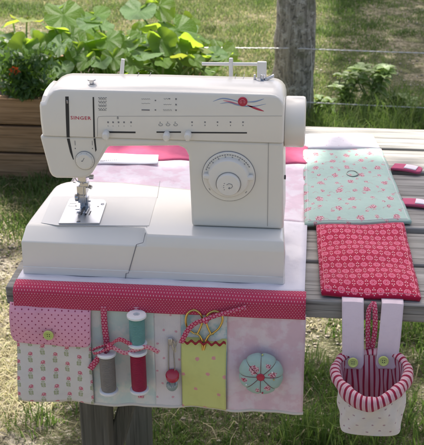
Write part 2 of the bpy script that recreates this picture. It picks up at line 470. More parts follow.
def catmull(P, n, closed=True):
    P = [Vector(p) for p in P]; out = []; N = len(P)
    for i in range(N if closed else N-1):
        a, b, c, d = [P[(i+k) % N] if closed else P[max(0, min(N-1, i+k))] for k in (-1, 0, 1, 2)]
        for j in range(n):
            t = j/n
            out.append(.5*((2*b)+(c-a)*t+(2*a-5*b+4*c-d)*t*t+(3*b-a-3*c+d)*t**3))
    if not closed: out.append(P[-1])
    return out
def text_mesh(mb, txt, origin, height, width=None, depth=.0004, spacing=1.0):
    cu = bpy.data.curves.new('t', 'FONT'); cu.body = txt; cu.size = 1; cu.space_character = spacing; cu.resolution_u = 2; cu.offset = .012
    ob = bpy.data.objects.new('t', cu); COL.objects.link(ob)
    dg = bpy.context.evaluated_depsgraph_get(); dg.update()
    me = bpy.data.meshes.new_from_object(ob.evaluated_get(dg))
    xs = [v.co.x for v in me.vertices]; ys = [v.co.y for v in me.vertices]
    x0, x1, y0, y1 = min(xs), max(xs), min(ys), max(ys); sy = height/(y1-y0); sx = width/(x1-x0) if width else sy
    o = Vector(origin)
    mb.add([o+Vector(((v.co.x-x0)*sx, 0, (v.co.y-y0)*sy)) for v in me.vertices], [tuple(p.vertices) for p in me.polygons])
    bpy.data.objects.remove(ob); bpy.data.curves.remove(cu); bpy.data.meshes.remove(me)

# smooth value noise in numpy (for placing things)
_T = rng.random((256, 256))
def vnoise(x, y):
    xi = np.floor(x).astype(int); yi = np.floor(y).astype(int); fx = x-xi; fy = y-yi
    fx = fx*fx*(3-2*fx); fy = fy*fy*(3-2*fy)
    g = lambda a, b: _T[a % 256, b % 256]
    return (g(xi, yi)*(1-fx)+g(xi+1, yi)*fx)*(1-fy)+(g(xi, yi+1)*(1-fx)+g(xi+1, yi+1)*fx)*fy

# ------------------------------------------------------------------ ground
GZ = -TZ
def gh(x, y): return GZ + .03*(vnoise(np.asarray(x)*1.1+50, np.asarray(y)*1.1+50)-.5) + .012*(vnoise(np.asarray(x)*6+9, np.asarray(y)*6+3)-.5)
mb = MB()
n = 130
xs = np.linspace(-4, 4, n); ys = np.linspace(-1.5, 8, n)
XX, YY = np.meshgrid(xs, ys); ZZ = gh(XX, YY)
edge = np.minimum(1, np.minimum(np.minimum(XX+4, 4-XX), np.minimum(YY+1.5, 8-YY))/.5); ZZ = GZ+(ZZ-GZ)*edge
vs = list(zip(XX.ravel(), YY.ravel(), ZZ.ravel()))
fs = [(j*n+i, j*n+i+1, (j+1)*n+i+1, (j+1)*n+i) for j in range(n-1) for i in range(n-1)]
# out to the horizon
BX = [-400, -4, 4, 400]; BY = [-400, -1.5, 8, 900]
k = len(vs)
for y in BY:
    for x in BX: vs.append((x, y, GZ))
for j in range(3):
    for i in range(3):
        if (i, j) != (1, 1): fs.append((k+j*4+i, k+j*4+i+1, k+(j+1)*4+i+1, k+(j+1)*4+i))
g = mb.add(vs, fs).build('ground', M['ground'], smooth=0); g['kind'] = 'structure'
for p in g.data.polygons: p.use_smooth = True

def fast(name, V, faces4, faces3, uv, mat):
    me = bpy.data.meshes.new(name); nv = len(V); n4 = len(faces4); n3 = len(faces3)
    V = V + np.array([0, 0, TZ])
    me.vertices.add(nv); me.vertices.foreach_set('co', V.astype(np.float32).ravel())
    loops = np.concatenate([faces4.ravel(), faces3.ravel()]).astype(np.int32)
    me.loops.add(len(loops)); me.loops.foreach_set('vertex_index', loops)
    st = np.concatenate([np.arange(n4)*4, n4*4+np.arange(n3)*3]).astype(np.int32)
    me.polygons.add(n4+n3); me.polygons.foreach_set('loop_start', st)
    ul = me.uv_layers.new(name='uv'); ul.data.foreach_set('uv', uv[loops].astype(np.float32).ravel())
    me.update(calc_edges=True); me.validate(); me.materials.append(mat)
    o = bpy.data.objects.new(name, me); COL.objects.link(o); return o
def blades(P, h, w, lean, rv):
    """P (n,3) roots, h heights, w widths, lean, rv random colour number"""
    n = len(P); a = rng.random(n)*2*np.pi; b = rng.random(n)*2*np.pi
    d = np.stack([np.cos(a), np.sin(a), np.zeros(n)], 1)*(w/2)[:, None]
    l = np.stack([np.cos(b), np.sin(b), np.zeros(n)], 1)
    z = np.array([0, 0, 1.])
    m1 = P+l*(lean*h*.25)[:, None]+z*(h*.55)[:, None]; tip = P+l*(lean*h)[:, None]+z*(h*(1-.35*lean))[:, None]
    V = np.stack([P-d, P+d, m1-d*.8, m1+d*.8, tip], 1).reshape(-1, 3)
    i = np.arange(n)[:, None]*5
    f4 = np.concatenate([i, i+1, i+3, i+2], 1); f3 = np.concatenate([i+2, i+3, i+4], 1)
    uv = np.stack([np.repeat(rv, 5), np.tile([0, 0, .5, .5, 1.], n)], 1)
    return V, f4, f3, uv
def inside(x, y, m=.35):
    t = y+1.23; return (x > -.325*t-.06-m) & (x < .098*t+.09+m)
def scatter(n, y0, y1, m=.35, pw=1.):
    y = y0+(y1-y0)*rng.random(n)**pw; t = y+1.23; lo = -.325*t-.06-m; hi = .098*t+.09+m
    return lo+(hi-lo)*rng.random(n), y
def turf_shade(x, y): return np.minimum(np.hypot((x+.06)/.50, (y-.62)/.44), np.hypot((x-.36)/.34, (y-1.02)/.38))+(vnoise(x*5+70, y*5+4)-.5)*.7   # closer green turf by the table, laid to deepen its shade: < 1
# grass: short dry turf over the whole yard, longer tufts where the photo shows them
x, y = scatter(420000, .15, 7.5, .35)
d = .55*vnoise(x*1.7+3, y*1.7)+.45*vnoise(x*6, y*6+7)
near = np.clip((y-1.3)/1.2, 0, 1)
keep = rng.random(len(x)) < np.clip((d-.22)*3.0, .08, 1)*(.34+.66*near)
x, y, d = x[keep], y[keep], d[keep]
h = (.012+.040*rng.random(len(x)))*(.5+1.2*np.clip((d-.35)*2, 0, 1)); h *= .45+.55*np.clip((y-.8)/1.6, 0, 1); h *= .75; rv = np.clip(1.0-1.0*d+.62*(rng.random(len(x))-.38)-.42*np.clip((x+.02)*4, 0, 1)*(y > 2.4)-.28*(turf_shade(x, y) < 1.05), 0, 1)  # blades turned greener and darker by the table and far right, deepening the shade
P1 = np.stack([x, y, gh(x, y)-.004], 1); parts = [(P1, h, .0016+.0026*rng.random(len(x)), .3+.9*rng.random(len(x)), rv)]
xs_, ys_ = scatter(60000, .35, 2.6, .3); dd_ = vnoise(xs_*7+40, ys_*7+2); kk_ = rng.random(len(xs_)) < np.clip((dd_-.34)*1.7, .04, 1)*np.where(turf_shade(xs_, ys_) < 1.05, .10, 1); xs_, ys_ = xs_[kk_], ys_[kk_]; nn_ = len(xs_)
parts.append((np.stack([xs_, ys_, gh(xs_, ys_)+.001+.006*rng.random(nn_)], 1), .010+.030*rng.random(nn_), .0012+.0030*rng.random(nn_)**2, 1.5+1.1*rng.random(nn_), np.clip(.62+.42*rng.random(nn_), 0, 1)))
def tuft(cx, cy, n, rad, hmax, c0, c1, w=.0030):
    a = rng.random(n)*6.283; r = rad*np.sqrt(rng.random(n)); x = cx+r*np.cos(a); y = cy+r*np.sin(a)
    parts.append((np.stack([x, y, gh(x, y)-.004], 1), hmax*(.35+.65*rng.random(n)), w*(.6+.8*rng.random(n)), .2+.7*rng.random(n), c0+(c1-c0)*rng.random(n)))
for _ in range(46):     # rank grass along the fence
    cx = -.05+1.2*random.random(); cy = 2.55+.55*random.random(); tuft(cx, cy, 120, .09, .08+.14*random.random(), .05, .55)
for _ in range(16):
    tuft(.10+.55*random.random(), 1.9+.8*random.random(), 70, .07, .05+.08*random.random(), .05, .55)
for px, py, nn, rad, hm in ((300, 440, 90, .05, .13), (318, 436, 70, .05, .16), (345, 443, 90, .07, .10), (400, 440, 120, .09, .10), (415, 420, 80, .08, .09), (310, 372, 110, .06, .08), (322, 385, 80, .05, .07), (418, 335, 90, .08, .06), (30, 425, 90, .06, .06), (55, 410, 100, .07, .05), (150, 440, 90, .10, .05), (12, 300, 90, .06, .05), (5, 230, 120, .10, .06), (40, 245, 60, .06, .05), (230, 440, 90, .12, .045)):
    q = at(px, py, 2, GZ); tuft(q.x, q.y, nn, rad, hm, .05, .5)
for _ in range(90):     # short green turf and taller tufts near the table legs
    if _ % 4: tuft(-.46+.66*random.random(), .56+.40*random.random(), 110, .09, .018+.03*random.random(), .0, .45, .0024)
    else: tuft(.10+.35*random.random(), .75+.5*random.random(), 90, .07, .05+.06*random.random(), .0, .5)
for _ in range(40):     # grass in front of the planter
    tuft(-1.45+1.2*random.random(), 1.72+.42*random.random(), 90, .10, .05+.07*random.random(), .0, .35)
res = [blades(*p) for p in parts]; o4 = 0; V = []; A4 = []; A3 = []; U = []
for v_, f4, f3, uv in res: V.append(v_); A4.append(f4+o4); A3.append(f3+o4); U.append(uv); o4 += len(v_)
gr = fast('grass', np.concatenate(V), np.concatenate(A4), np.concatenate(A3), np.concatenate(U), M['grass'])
gr['kind'] = 'stuff'; tag(gr, 'patchy green and straw coloured grass growing in the gravelly ground', 'grass')
# gravel: small angular stones
x, y = scatter(26000, .2, 7.2, .4, 1.7); xn, yn = scatter(14000, .45, 2.0, .25); x = np.concatenate([x, xn]); y = np.concatenate([y, yn]); kk = vnoise(x*3+20, y*3)+.3*rng.random(len(x)); s_ = (kk > .52) & ((turf_shade(x, y) > 1.0) | (rng.random(len(x)) < .25)); x, y = x[s_], y[s_]
cube = np.array([[a, b, c] for a in (-1, 1) for b in (-1, 1) for c in (-1, 1)], float)*.62
octa = np.array([[1, 0, 0], [-1, 0, 0], [0, 1, 0], [0, -1, 0], [0, 0, 1], [0, 0, -1]], float)
of = np.array([[0, 2, 4], [2, 1, 4], [1, 3, 4], [3, 0, 4], [2, 0, 5], [1, 2, 5], [3, 1, 5], [0, 3, 5]])
n = len(x); sz = .0018+.0075*rng.random(n)**3.2
Rm = np.array([Matrix.Rotation(random.random()*6.28, 3, 'Z') @ Matrix.Rotation(random.random(), 3, 'X') for _ in range(n)])
loc = octa[None]*(.7+.6*rng.random((n, 6, 1)))*np.array([1, 1, .6]); loc = np.einsum('nij,nkj->nki', Rm, loc)*sz[:, None, None]
V = (loc+np.stack([x, y, gh(x, y)+sz*.25], 1)[:, None]).reshape(-1, 3)
f3 = (of[None]+np.arange(n)[:, None, None]*6).reshape(-1, 3)
gv = fast('gravel', V, np.zeros((0, 4), int), f3, np.repeat(np.stack([rng.random(n), rng.random(n)], 1), 6, 0), M['pebble'])
gv['kind'] = 'stuff'; tag(gv, 'loose pale beige gravel strewn over the bare ground', 'gravel')

# ------------------------------------------------------------------ table
tb = thing('garden_table', (-.06, .35, GZ), 'weathered grey slatted wooden table carrying the sewing machine', 'table')
PW = .118
for k in range(6):
    y0 = k*PW+(.0 if k == 0 else .0065); y1 = (k+1)*PW-.0065
    if k == 5: y1 = .706
    dz = (0, -.002, .001, -.001, .0, -.001)[k]-.0012
    MB().box((-.033+(-.002, .001, 0, .002, -.001, .001)[k], (y0+y1)/2, -.0135+dz), (.744, y1-y0, .027)).build('plank', M['plank'], tb, bevel=.0025, seg=2)
for X0 in (-.33, .30):
    MB().box((X0+.022, .36, -.053), (.040, .60, .05)).build('batten', M['leg'], tb, bevel=.003, seg=2)
    MB().box((X0+.012, .12, -.40), (.044, .050, .68)).build('leg', M['leg'], tb, bevel=.004, seg=2)
    MB().box((X0-.008, .58, -.40), (.050, .058, .68)).build('leg', M['leg'], tb, bevel=.004, seg=2)
# slanting brace beside the front leg
a = at(129, 398, 1, .15); c = at(108, 470, 1, .15)
d = (a-c); ang = math.atan2(d.x, d.z)
MB().box((a+c)/2+d*.25, (.027, .030, d.length*2.3), Matrix.Rotation(ang, 3, 'Y')).build('brace', M['leg'], tb, bevel=.003, seg=2)
MB().box((-.02, .35, -.62), (.58, .05, .03)).build('stretcher', M['leg'], tb, bevel=.003, seg=2)

# ------------------------------------------------------------------ sewing mat with its hanging pockets
YF = -.007
mat_ = thing('sewing_mat', (-.195, .2, 0), 'patchwork mat lying under the sewing machine with pockets hanging over the table edge', 'sewing mat')
def wav(x, z): return .0024*math.sin(x*70+1.3+z*14)+.0020*math.sin(x*37+z*30)+.0016*math.sin(z*55+x*15)+.0009*math.sin(x*150+z*40)
def lay(x0, x1, y0, y1, z=.0035, amp=.0006, nx=40, ny=24, skew=0):
    def fn(u, v):
        x = x0+(x1-x0)*u; y = y0+(y1-y0)*v
        return (x+skew*v, y, z+amp*(math.sin(x*90+y*20)+math.sin(y*70+x*33)))
    return fn
XL, XR = -.393, .0005
MB().grid(lay(XL, XR, .010, .238), 40, 24).build('front_panel', M['white'], mat_, solid=.0032)
MB().grid(lay(XL, XR, .2385, .478, amp=.001), 40, 24).build('pink_panel', M['cloudmat'], mat_, solid=.0036)
MB().grid(lay(XL, XR-.004, .4785, .570, .0045, .0012), 40, 12).build('back_band', M['deeppink'], mat_, solid=.005)
# red band: lies on the table edge and folds down over it
def band(u, v):
    x = XL+(XR+.002-XL)*u; s = v*.0385
    if s < .008: p = (x, .010-s, .0048+.0003*math.sin(x*60))
    elif s < .018:
        a = (s-.008)/.010*math.pi/2; p = (x, .002-.0125*math.sin(a), -.0042+.009*math.cos(a))
    else: p = (x, -.0105, -.0042-(s-.018))
    w = .0007*math.sin(x*55+2)
    return (p[0], p[1]+w*.6, p[2])
MB().grid(band, 60, 24, lambda u, v: (u*.395, v*.0385)).build('red_band', M['redband'], mat_, solid=.003)
def pxX(px): return at(px, 352, 1, YF).x
xb = [-.3905, pxX(92), pxX(155), pxX(181.5), pxX(227), .0035]
ZB0, ZB1 = -.0195, -.1735
def hang(x0, x1, z0, z1, y=YF, am=1., bend=0, lx=0, zf=None):
    def fn(u, v):
        x = x0+(x1-x0)*u; z = z0+((zf(u) if zf else z1)-z0)*v
        return (x+lx*v*(1-u), y+(YF-.0002-y)*max(0, 1-v*6)-.004*v*v+am*wav(x, z)*min(1, v*1.5+.15)-bend*math.sin(math.pi*v), z)
    return fn
uvh = lambda x0, x1, z0, z1: (lambda u, v: (x0+(x1-x0)*u, z0+(z1-z0)*v))
def panel(name, x0, x1, mat, z0=ZB0, z1=ZB1, y=YF, am=1., bend=0, lx=0, solid=.0022, zf=None, nx=24):
    return MB().grid(hang(x0, x1, z0, z1, y, am, bend, lx, zf), nx, 36, uvh(x0, x1, z0, z1)).build(name, mat, mat_, solid=solid)
panel('backing', xb[0]+.001, xb[1], M['cloudmint'], lx=-.004)
panel('spool_panel', xb[1], xb[2], M['cloudmint'])
panel('flower_panel', xb[2], xb[3], M['flowers'])
panel('scissor_panel', xb[3], xb[4], M['cloudblue'])
panel('cushion_panel', xb[4], xb[5], M['cloudpink'])
pk = panel('rose_pocket', xb[0]-.002, xb[1]+.001, M['roses'], -.060, ZB1+.001, YF-.0035, bend=.004, lx=-.005)
gp = panel('scissor_pocket', xb[3]+.0005, xb[4]-.0005, M['green'], -.062, ZB1+.0015, YF-.0035, bend=.0035)
fx0, fx1, fzb = at(12, 320, 1, YF).x, at(92, 320, 1, YF).x, at(50, 344, 1, YF-.008).z
def flapz(u):
    w = fx1-fx0; d = min(u, 1-u)*w; r = .012
    e = r-math.sqrt(max(0, r*r-(r-d)**2)) if d < r else 0
    return fzb+e+.0012*math.sin(u*9)
fl = panel('flap', fx0, fx1, M['pinkdots'], -.0200, fzb, YF-.0050, bend=.003, zf=flapz, nx=60, solid=.003)
def button(p, r, mat, parent, ax=(0, -1, 0)):
    o = MB().lathe([(r*.05, .0012), (r*.62, .0012), (r*.74, .0022), (r*.92, .0022), (r, .0014), (r, 0)], p, ax, 28).build('button', mat, parent)
    q = MB(); ex = Vector((1, 0, 0)); ez = Vector(ax).cross(ex)
    for s in (-1, 1):
        for t in (-1, 1): q.lathe([(r*.10, .0010), (r*.10, .00145)], Vector(p)+ex*s*r*.2+ez*t*r*.2, ax, 8)
    q.build('button_hole', M['dark'], o); return o
button(at(48.5, 335, 1, YF-.0155), .0072, M['lime'], fl)
# bottom binding
def bind(u, v):
    x = xb[0]-.003+(xb[5]-xb[0]+.004)*u; p = hang(0, 1, ZB0, ZB1)(0, 1)
    a = v*2*math.pi; return (x, YF-.004+wav(x, ZB1)+.0024*math.sin(a), ZB1+.0026*math.cos(a))
MB().grid(bind, 60, 8).build('hem', M['cream'], mat_)
# ric-rac trim on the green pocket
mb = MB(); pts = []; wd = []
for i in range(61):
    u = i/60; x = xb[3]+.001+(xb[4]-xb[3]-.002)*u
    pts.append((x, YF-.0082+wav(x, -.066)*.4, -.0655+.0022*math.sin(u*6.283*5.5)))
MB().strip(pts, (0, 0, 1), .0035).build('trim', M['ricrac'], gp, solid=.0014)

# ribbons sewn to the mat
def ppx(l, y): return [at(a, b, 1, y) for a, b in l]
def rib(pix, y, w, mat, wdir=None, name='ribbon', dy=None):
    pts = []
    for i, q in enumerate(pix):
        yy = y-(dy[i] if dy else 0); pts.append(at(q[0], q[1], 1, yy))
    P = catmull(pts, 6, False)
    if wdir is None:
        wd = []
        for i in range(len(P)):
            t = (P[min(i+1, len(P)-1)]-P[max(i-1, 0)]); wd.append(Vector((t.z, 0, -t.x)))
    else: wd = wdir
    return MB().strip(P, wd, w, 3).build(name, mat, mat_, solid=.0007)
RY = YF-.005
rib([(103.5, 306), (104.5, 325), (106.5, 342), (107, 352)], RY, .0085, M['ribbon'])
rib([(109, 388), (109.3, 394), (109.5, 397.5)], RY, .0085, M['ribbon'])
rib([(136, 307), (137, 320), (138, 340), (138.5, 352)], RY, .0060, M['ribbonpale'])
rib([(140.5, 388), (140.8, 394), (141, 398)], RY, .0075, M['ribbonpale'])
# the bow tied over the spools
rib([(110, 346), (104, 352), (97, 360), (90, 369)], RY-.010, .0085, M['ribbon'], name='bow')
rib([(108, 345), (100, 347), (93, 350), (94, 353.5), (101, 352), (109, 348)], RY-.011, .006, M['ribbon'], (0, -.5, .85), name='bow', dy=[0, .002, .004, .006, .007, .004])
rib([(110, 345), (119, 339.5), (128, 343), (136, 348)], RY-.016, .0085, M['ribbon'], (0.2, -.3, .9), name='bow', dy=[0, .004, .004, .0])
rib([(112, 347), (125, 353), (135, 350), (147, 347), (159, 352.5)], RY-.016, .0065, M['ribbonpale'], name='bow', dy=[0, 0, .002, .003, .0])
MB().lathe([(.0005, -.005), (.004, -.004), (.005, 0), (.004, .004), (.0005, .005)], at(110, 346, 1, RY-.013), (0, -1, 0), 14).build('knot', M['ribbon'], mat_)

# spools of thread -----------------------------------------------------
def spool(px, py0, py1, mat, label, tilt=0):
    y = YF-.016; a = at(px[0], py0, 1, y); b = at(px[1], py1, 1, y); h = (a-b).length; r = .0132
    t = thing('thread_spool', b, label, 'spool', 'thread spools hanging on the mat'); ax = (a-b).normalized()
    fl_ = .0045
    core = MB().lathe([(.004, 0), (r*.92, 0), (r, .0012), (r, fl_-.0008), (r*.9, fl_), (r*.55, fl_+.0002), (r*.55, h-fl_-.0002), (r*.9, h-fl_), (r, h-fl_+.0008), (r, h-.0012), (r*.92, h), (.0045, h), (.0042, h-.004), (.0005, h-.0045)], b, ax, 36).build('spool_core', M['plasticwhite'], t)
    e = fl_+.0004; H = h-fl_-.0004
    MB().lathe([(r*.5, e), (r*.76, e), (r*.80, e+.003), (r*.815, (e+H)/2), (r*.80, H-.003), (r*.76, H), (r*.5, H)], b, ax, 36).build('thread', mat, t)
spool((136.5, 137.5), 314, 345, M['tteal'], 'white spool wound with teal thread, above the red spool')
spool((106.5, 109), 352, 392, M['tgrey'], 'white spool wound with taupe grey thread beneath the red bow')
spool((137.5, 139.5), 350, 391, M['tred'], 'white spool wound with crimson red thread, below the teal spool')

# scissors in the green pocket ----------------------------------------
sc = thing('scissors', at(204, 336, 1, YF-.004), 'gold handled embroidery scissors tucked in the lime green pocket', 'scissors')
ys = YF-.004
for s, pl in ((-1, [(203, 333), (199, 327), (194, 333.5), (187.5, 328), (185.8, 320), (188, 313), (194, 310), (200, 313.5), (203, 320)]), (1, [(205.5, 333), (209, 327), (212.5, 333.5), (219, 328), (222.5, 320), (220.5, 313.5), (214.5, 311), (208, 314), (205.5, 320)])):
    ring = catmull(ppx(pl[2:], ys-.002), 6, False)
    MB().tube(ring, [.0012+.0005*math.sin(i/len(ring)*3.1) for i in range(len(ring))], 8).build('handle', M['gold'], sc)
    c0 = pl[2]; end = (203.2+s*.6, 352)
    sh = catmull(ppx([pl[-1], (204.2+s*3.4, 327), (204.2+s*6.5, 333.5)], ys-.002), 5, False)
    sh2 = ppx([(204.2+s*9.5, 333.5), (204.2+s*5.2, 335), (204+s*2, 341), end], ys-.0012)
    MB().tube(sh, .0015, 8).tube(catmull(sh2, 4, False), .0016, 8).build('shank', M['gold'], sc)
MB().prism([(at(202, 345, 1, ys).x, -.075), (at(206.5, 345, 1, ys).x, -.075), (at(204.8, 345, 1, ys).x, -.135)], ys+.0004, ys+.0012).build('blade', M['steel'], sc)
rb = thing('ribbon_bow', at(205, 321, 1, YF-.01), 'red dotted ribbon tied in a bow around the gold scissor handles', 'ribbon')
def ribt(pix, y, w, mat, par, name, dy):
    P = catmull([at(q[0], q[1], 1, y-d) for q, d in zip(pix, dy)], 6, False); wd = []
    for i in range(len(P)):
        t = (P[min(i+1, len(P)-1)]-P[max(i-1, 0)]); wd.append(Vector((t.z, -.001, -t.x)))
    MB().strip(P, wd, w, 3).build(name, mat, par, solid=.0008)
ribt([(205, 320), (196, 323), (188, 330), (181, 343)], YF-.0115, .0070, M['ribbon'], rb, 'tail', [0, .001, .001, .0005])
ribt([(205, 320), (215, 316), (228, 312.5), (246, 307.5)], YF-.0115, .0058, M['ribbon'], rb, 'tail', [0, .001, .0005, .0])
MB().lathe([(.0005, -.004), (.0036, -.003), (.0046, 0), (.0036, .003), (.0005, .004)], at(205.5, 320.5, 1, YF-.0125), (0, -1, 0), 14).build('knot', M['ribbon'], rb)

# safety pin with beads -------------------------------------------------
sp = thing('safety_pin', at(172, 388, 1, YF-.006), 'long silver safety pin holding a red bead and a clear glass bead', 'safety pin')
y = YF-.006
MB().tube(catmull(ppx([(175.2, 352), (175, 345), (171.5, 338.5), (168.8, 343), (168.5, 360), (168.8, 380), (171.5, 388.5), (174.5, 386), (174.8, 370), (174, 352), (176, 345), (176.6, 341)], y), 6, False), .00105, 6).build('pin_wire', M['steel'], sp)
MB().tube(ppx([(173.9, 352), (172.2, 346), (172.0, 341.5)], y), .0010, 6).build('pin_wire', M['steel'], sp)
MB().box(at(170.2, 341.5, 1, y-.0004), (.0062, .0034, .0110)).build('clasp', M['steel'], sp, bevel=.001)
MB().lathe([(.001, -.0052), (.0078, -.0048), (.0092, -.003), (.0094, .003), (.0080, .0048), (.001, .0052)], at(172.4, 376, 1, y-.004), (.05, -.45, .9), 28).build('red_bead', M['redbead'], sp)
MB().lathe([(.0015, -.0055), (.0066, -.0045), (.0084, 0), (.0076, .004), (.0020, .0055)], at(172, 385.5, 1, y-.004), (.05, -.3, .95), 24).build('glass_bead', M['glass'], sp)

# pincushion --------------------------------------------------------------
pc = at(261.5, 369.5, 1, YF-.004); PR = .0305
pn = thing('pincushion', pc, 'round mint floral pincushion with red button, sewn like a pumpkin', 'pincushion')
axp = Vector((.0, -1, .10)).normalized()
lob = lambda a, h: 1-.085*max(0, 1-abs(((a*8/6.2832) % 1)-.5)*-2-1 if False else (abs(((a*8/6.2832) % 1)-.5)*2)**6)
prof = []
for i in range(17):
    t = -math.pi/2+math.pi*i/16
    r = PR*math.cos(t)**.8 if abs(math.cos(t)) > 1e-6 else .0004
    h = .0125*math.sin(t)*1.15 + .012
    if i > 11: h -= .0040*((i-11)/5)**2
    prof.append((max(r, .0004), h))
MB().lathe(prof, pc, axp, 96, True, lob).build('cushion', M['mintcushion'], pn, smooth=80)
ex = Vector((1, 0, 0)); e1 = (Vector((0, 0, 1))-axp*axp.z).normalized(); e2 = axp.cross(e1)
mb = MB()
for k in range(8):
    a = k/8*6.2832
    mb.tube([pc+axp*(h+.0004)+(e1*math.cos(a)+e2*math.sin(a))*(r*(.905)) for r, h in prof[7:]], .0004, 6)
mb.build('stitching', M['stitch'], pn)
MB().lathe([(.0052, -.001), (.0056, .001), (.0045, .0022), (.003, .0018), (.0004, .0018)], pc+axp*(prof[-1][1]+.0002), axp, 24).build('button', M['redbutton'], pn)
for dx, dz, m_ in ((.0155, .009, 'plasticwhite'), (-.019, -.012, 'plasticwhite'), (.003, -.0235, 'redbead'), (-.023, -.0045, 'redbead'), (.0015, .030, 'lime'), (.018, -.002, 'gold')):
    rr = math.hypot(dx, dz); hh = np.interp(-rr, [-q[0] for q in prof[8:]], [q[1] for q in prof[8:]])
    p = pc+ex*dx+e1*dz+axp*(hh+.0012); MB().lathe([(.0002, -.0012), (.0010, -.0007), (.0012, 0), (.0010, .0007), (.0002, .0012)], p, axp, 12).build('pin_head', M[m_], pn)

# ------------------------------------------------------------------ sewing machine
mc = thing('sewing_machine', (-.2, .12, .005), 'white electric sewing machine with large stitch dial standing on the mat', 'sewing machine')
Z0 = .0055
# --- bed: lofted rings of a plan outline, the left tray with a wide bevel
plan = []
for x in (-.389, -.34, -.30, -.26, -.232, -.222, -.218, -.214, -.15, -.09, -.05, -.029): plan.append((x, .0295, 'F' if x < -.2205 else ('f' if x > -.2155 else 'm')))
plan += [(-.0275, .034, 'r'), (-.031, .10, 'r'), (-.0360, .19, 'r'), (-.042, .2, 'r'), (-.15, .2, 'b'), (-.28, .222, 'b'), (-.355, .222, 'b')]
for k in range(1, 6):
    a = math.pi/2+k/5*math.pi/2; plan.append((-.352+.030*math.cos(a), .192+.030*math.sin(a), 'l'))
plan += [(-.3855, .12, 'l'), (-.3885, .05, 'l')]
def ring(z, out, fF, ff, other):
    c = Vector((-.2, .12)); vs = []
    for x, y, k in plan:
        dx = dy = 0
        if k == 'F': dy = fF
        elif k == 'm': dy = (fF+ff)/2
        elif k == 'f': dy = ff
        elif k == 'r': dx = -other
        elif k == 'b': dy = -other
        else: dx = other; dy = (-other if y > .19 else 0)
        if k == 'r' and y < .06: dy = ff
        if k == 'l' and y < .15: dy = fF*(.9 if y < .1 else .3)
        v = Vector((x+dx, y+dy)); o_ = Vector((x-c.x, y-c.y)).normalized()*out
        if k in 'Ffm': o_ = Vector((0, -out)); v.x = max(-.389+other+.0006, min(v.x, -.0278-other))
        vs.append((v.x+o_.x, v.y+o_.y, z))
    return vs
rings = [ring(Z0, .0005, 0, 0, 0), ring(.0158, .0006, 0, 0, 0), ring(.0165, 0, .0006, .0006, 0), ring(.052, 0, .0012, .0010, 0), ring(.0545, 0, .0030, .0012, .0006), ring(.0660, 0, .0235, .0042, .002), ring(.0682, 0, .0275, .0065, .0045), ring(.0688, 0, .031, .0095, .009)]
rings.append(ring(.0688, 0, .034, .012, .012)); n = len(plan); vs = sum(rings, []); fs = [(i*n+k, i*n+(k+1) % n, (i+1)*n+(k+1) % n, (i+1)*n+k) for i in range(len(rings)-1) for k in range(n)]
fs += [tuple(range(n))[::-1], tuple(range((len(rings)-1)*n, len(rings)*n))]
bed = MB().add(vs, fs).build('bed', M['shelltop'], mc, smooth=50)
wn = bed.modifiers.new('wn', 'WEIGHTED_NORMAL'); wn.keep_sharp = True; wn.weight = 100
BT = .0688
def seam(pts, r=.00035, name='seam', mat='printsoft', par=bed): return MB().tube(pts, r, 6).build(name, M[mat], par)
def top(px, py, z=BT): return at(px, py, 2, z)
# parting line of the removable tray
fy = .0285
seam([top(57, 226), top(147, 226.8)]); seam([top(147, 226.8), at(144.8, 235, 1, .0405), at(143.3, 242, 1, .0305)], .0004, mat='print')
q0 = at(136.5, 244.5, 1, fy+.002); q1 = at(128.5, 273, 1, fy+.0008)
seam([at(143.3, 242.5, 1, .0312), q0], .0004, mat='print'); seam([q0, q1], .0006, mat='print'); seam([q1, at(126, 273.5, 1, fy), at(125, 281, 1, fy-.0006)], .0005, mat='print')
seam([top(160, 181), top(157.3, 198)])
# bobbin cover and needle plate
cv = [top(52, 197.5), top(55, 196.5), top(157, 197), top(149, 226), top(57, 225.5), top(41, 223)]
MB().add([q+Vector((0, 0, .0002)) for q in cv]+[q+Vector((0, 0, .0005)) for q in cv], [(0, 1, 2, 3, 4, 5), (11, 10, 9, 8, 7, 6)]+[(i, (i+1) % 6, (i+1) % 6+6, i+6) for i in range(6)]).build('bobbin_cover', M['panelgrey'], bed, bevel=.0004, seg=2)
npl = [top(69, 201), top(71, 199.6), top(104, 201.2), top(106.5, 204), top(99.6, 224.8), top(58.6, 224.8)]
MB().add([q+Vector((0, 0, .0009)) for q in npl]+[q+Vector((0, 0, .0028)) for q in npl], [(0, 1, 2, 3, 4, 5), (11, 10, 9, 8, 7, 6)]+[(i, (i+1) % 6, (i+1) % 6+6, i+6) for i in range(6)]).build('needle_plate', M['plate'], bed, bevel=.0005, seg=2)
PZ = BT+.0029
for px, py, r in ((102.5, 204, .0026), (78.5, 221.8, .0030)):
    q = top(px, py, PZ); s_ = MB().lathe([(r*1.1, 0), (r, .0006), (.0002, .0006)], q, seg=20).build('screw', M['steel'], bed)
    MB().box(q+Vector((0, 0, .0007)), (r*1.7, .0005, .0005), Matrix.Rotation(.5, 3, 'Z')).build('screw_slot', M['dark'], bed)
mb = MB()
for px, py, w, d in ((82, 213, .0012, .014), (86, 213, .0012, .014), (90, 213, .0012, .014), (84, 209, .010, .0012)):
    q = top(px, py, PZ); mb.box(q, (w, d, .0004))
for px, py in ((76, 206), (98, 206.5)): mb.lathe([(.0010, 0), (.0010, .0003), (.0001, .0003)], top(px, py, PZ), seg=10)
MB().lathe([(.0012, 0), (.0012, .0004), (.0001, .0004)], top(118.5, 211, BT), seg=10).build('bed_hole', M['dark'], bed)
mb.build('plate_slot', M['dark'], bed)
seam([top(70, 203.5, PZ), top(76, 203.5, PZ), top(75, 206, PZ), top(68.5, 206, PZ), top(70, 203.5, PZ)], .0002)

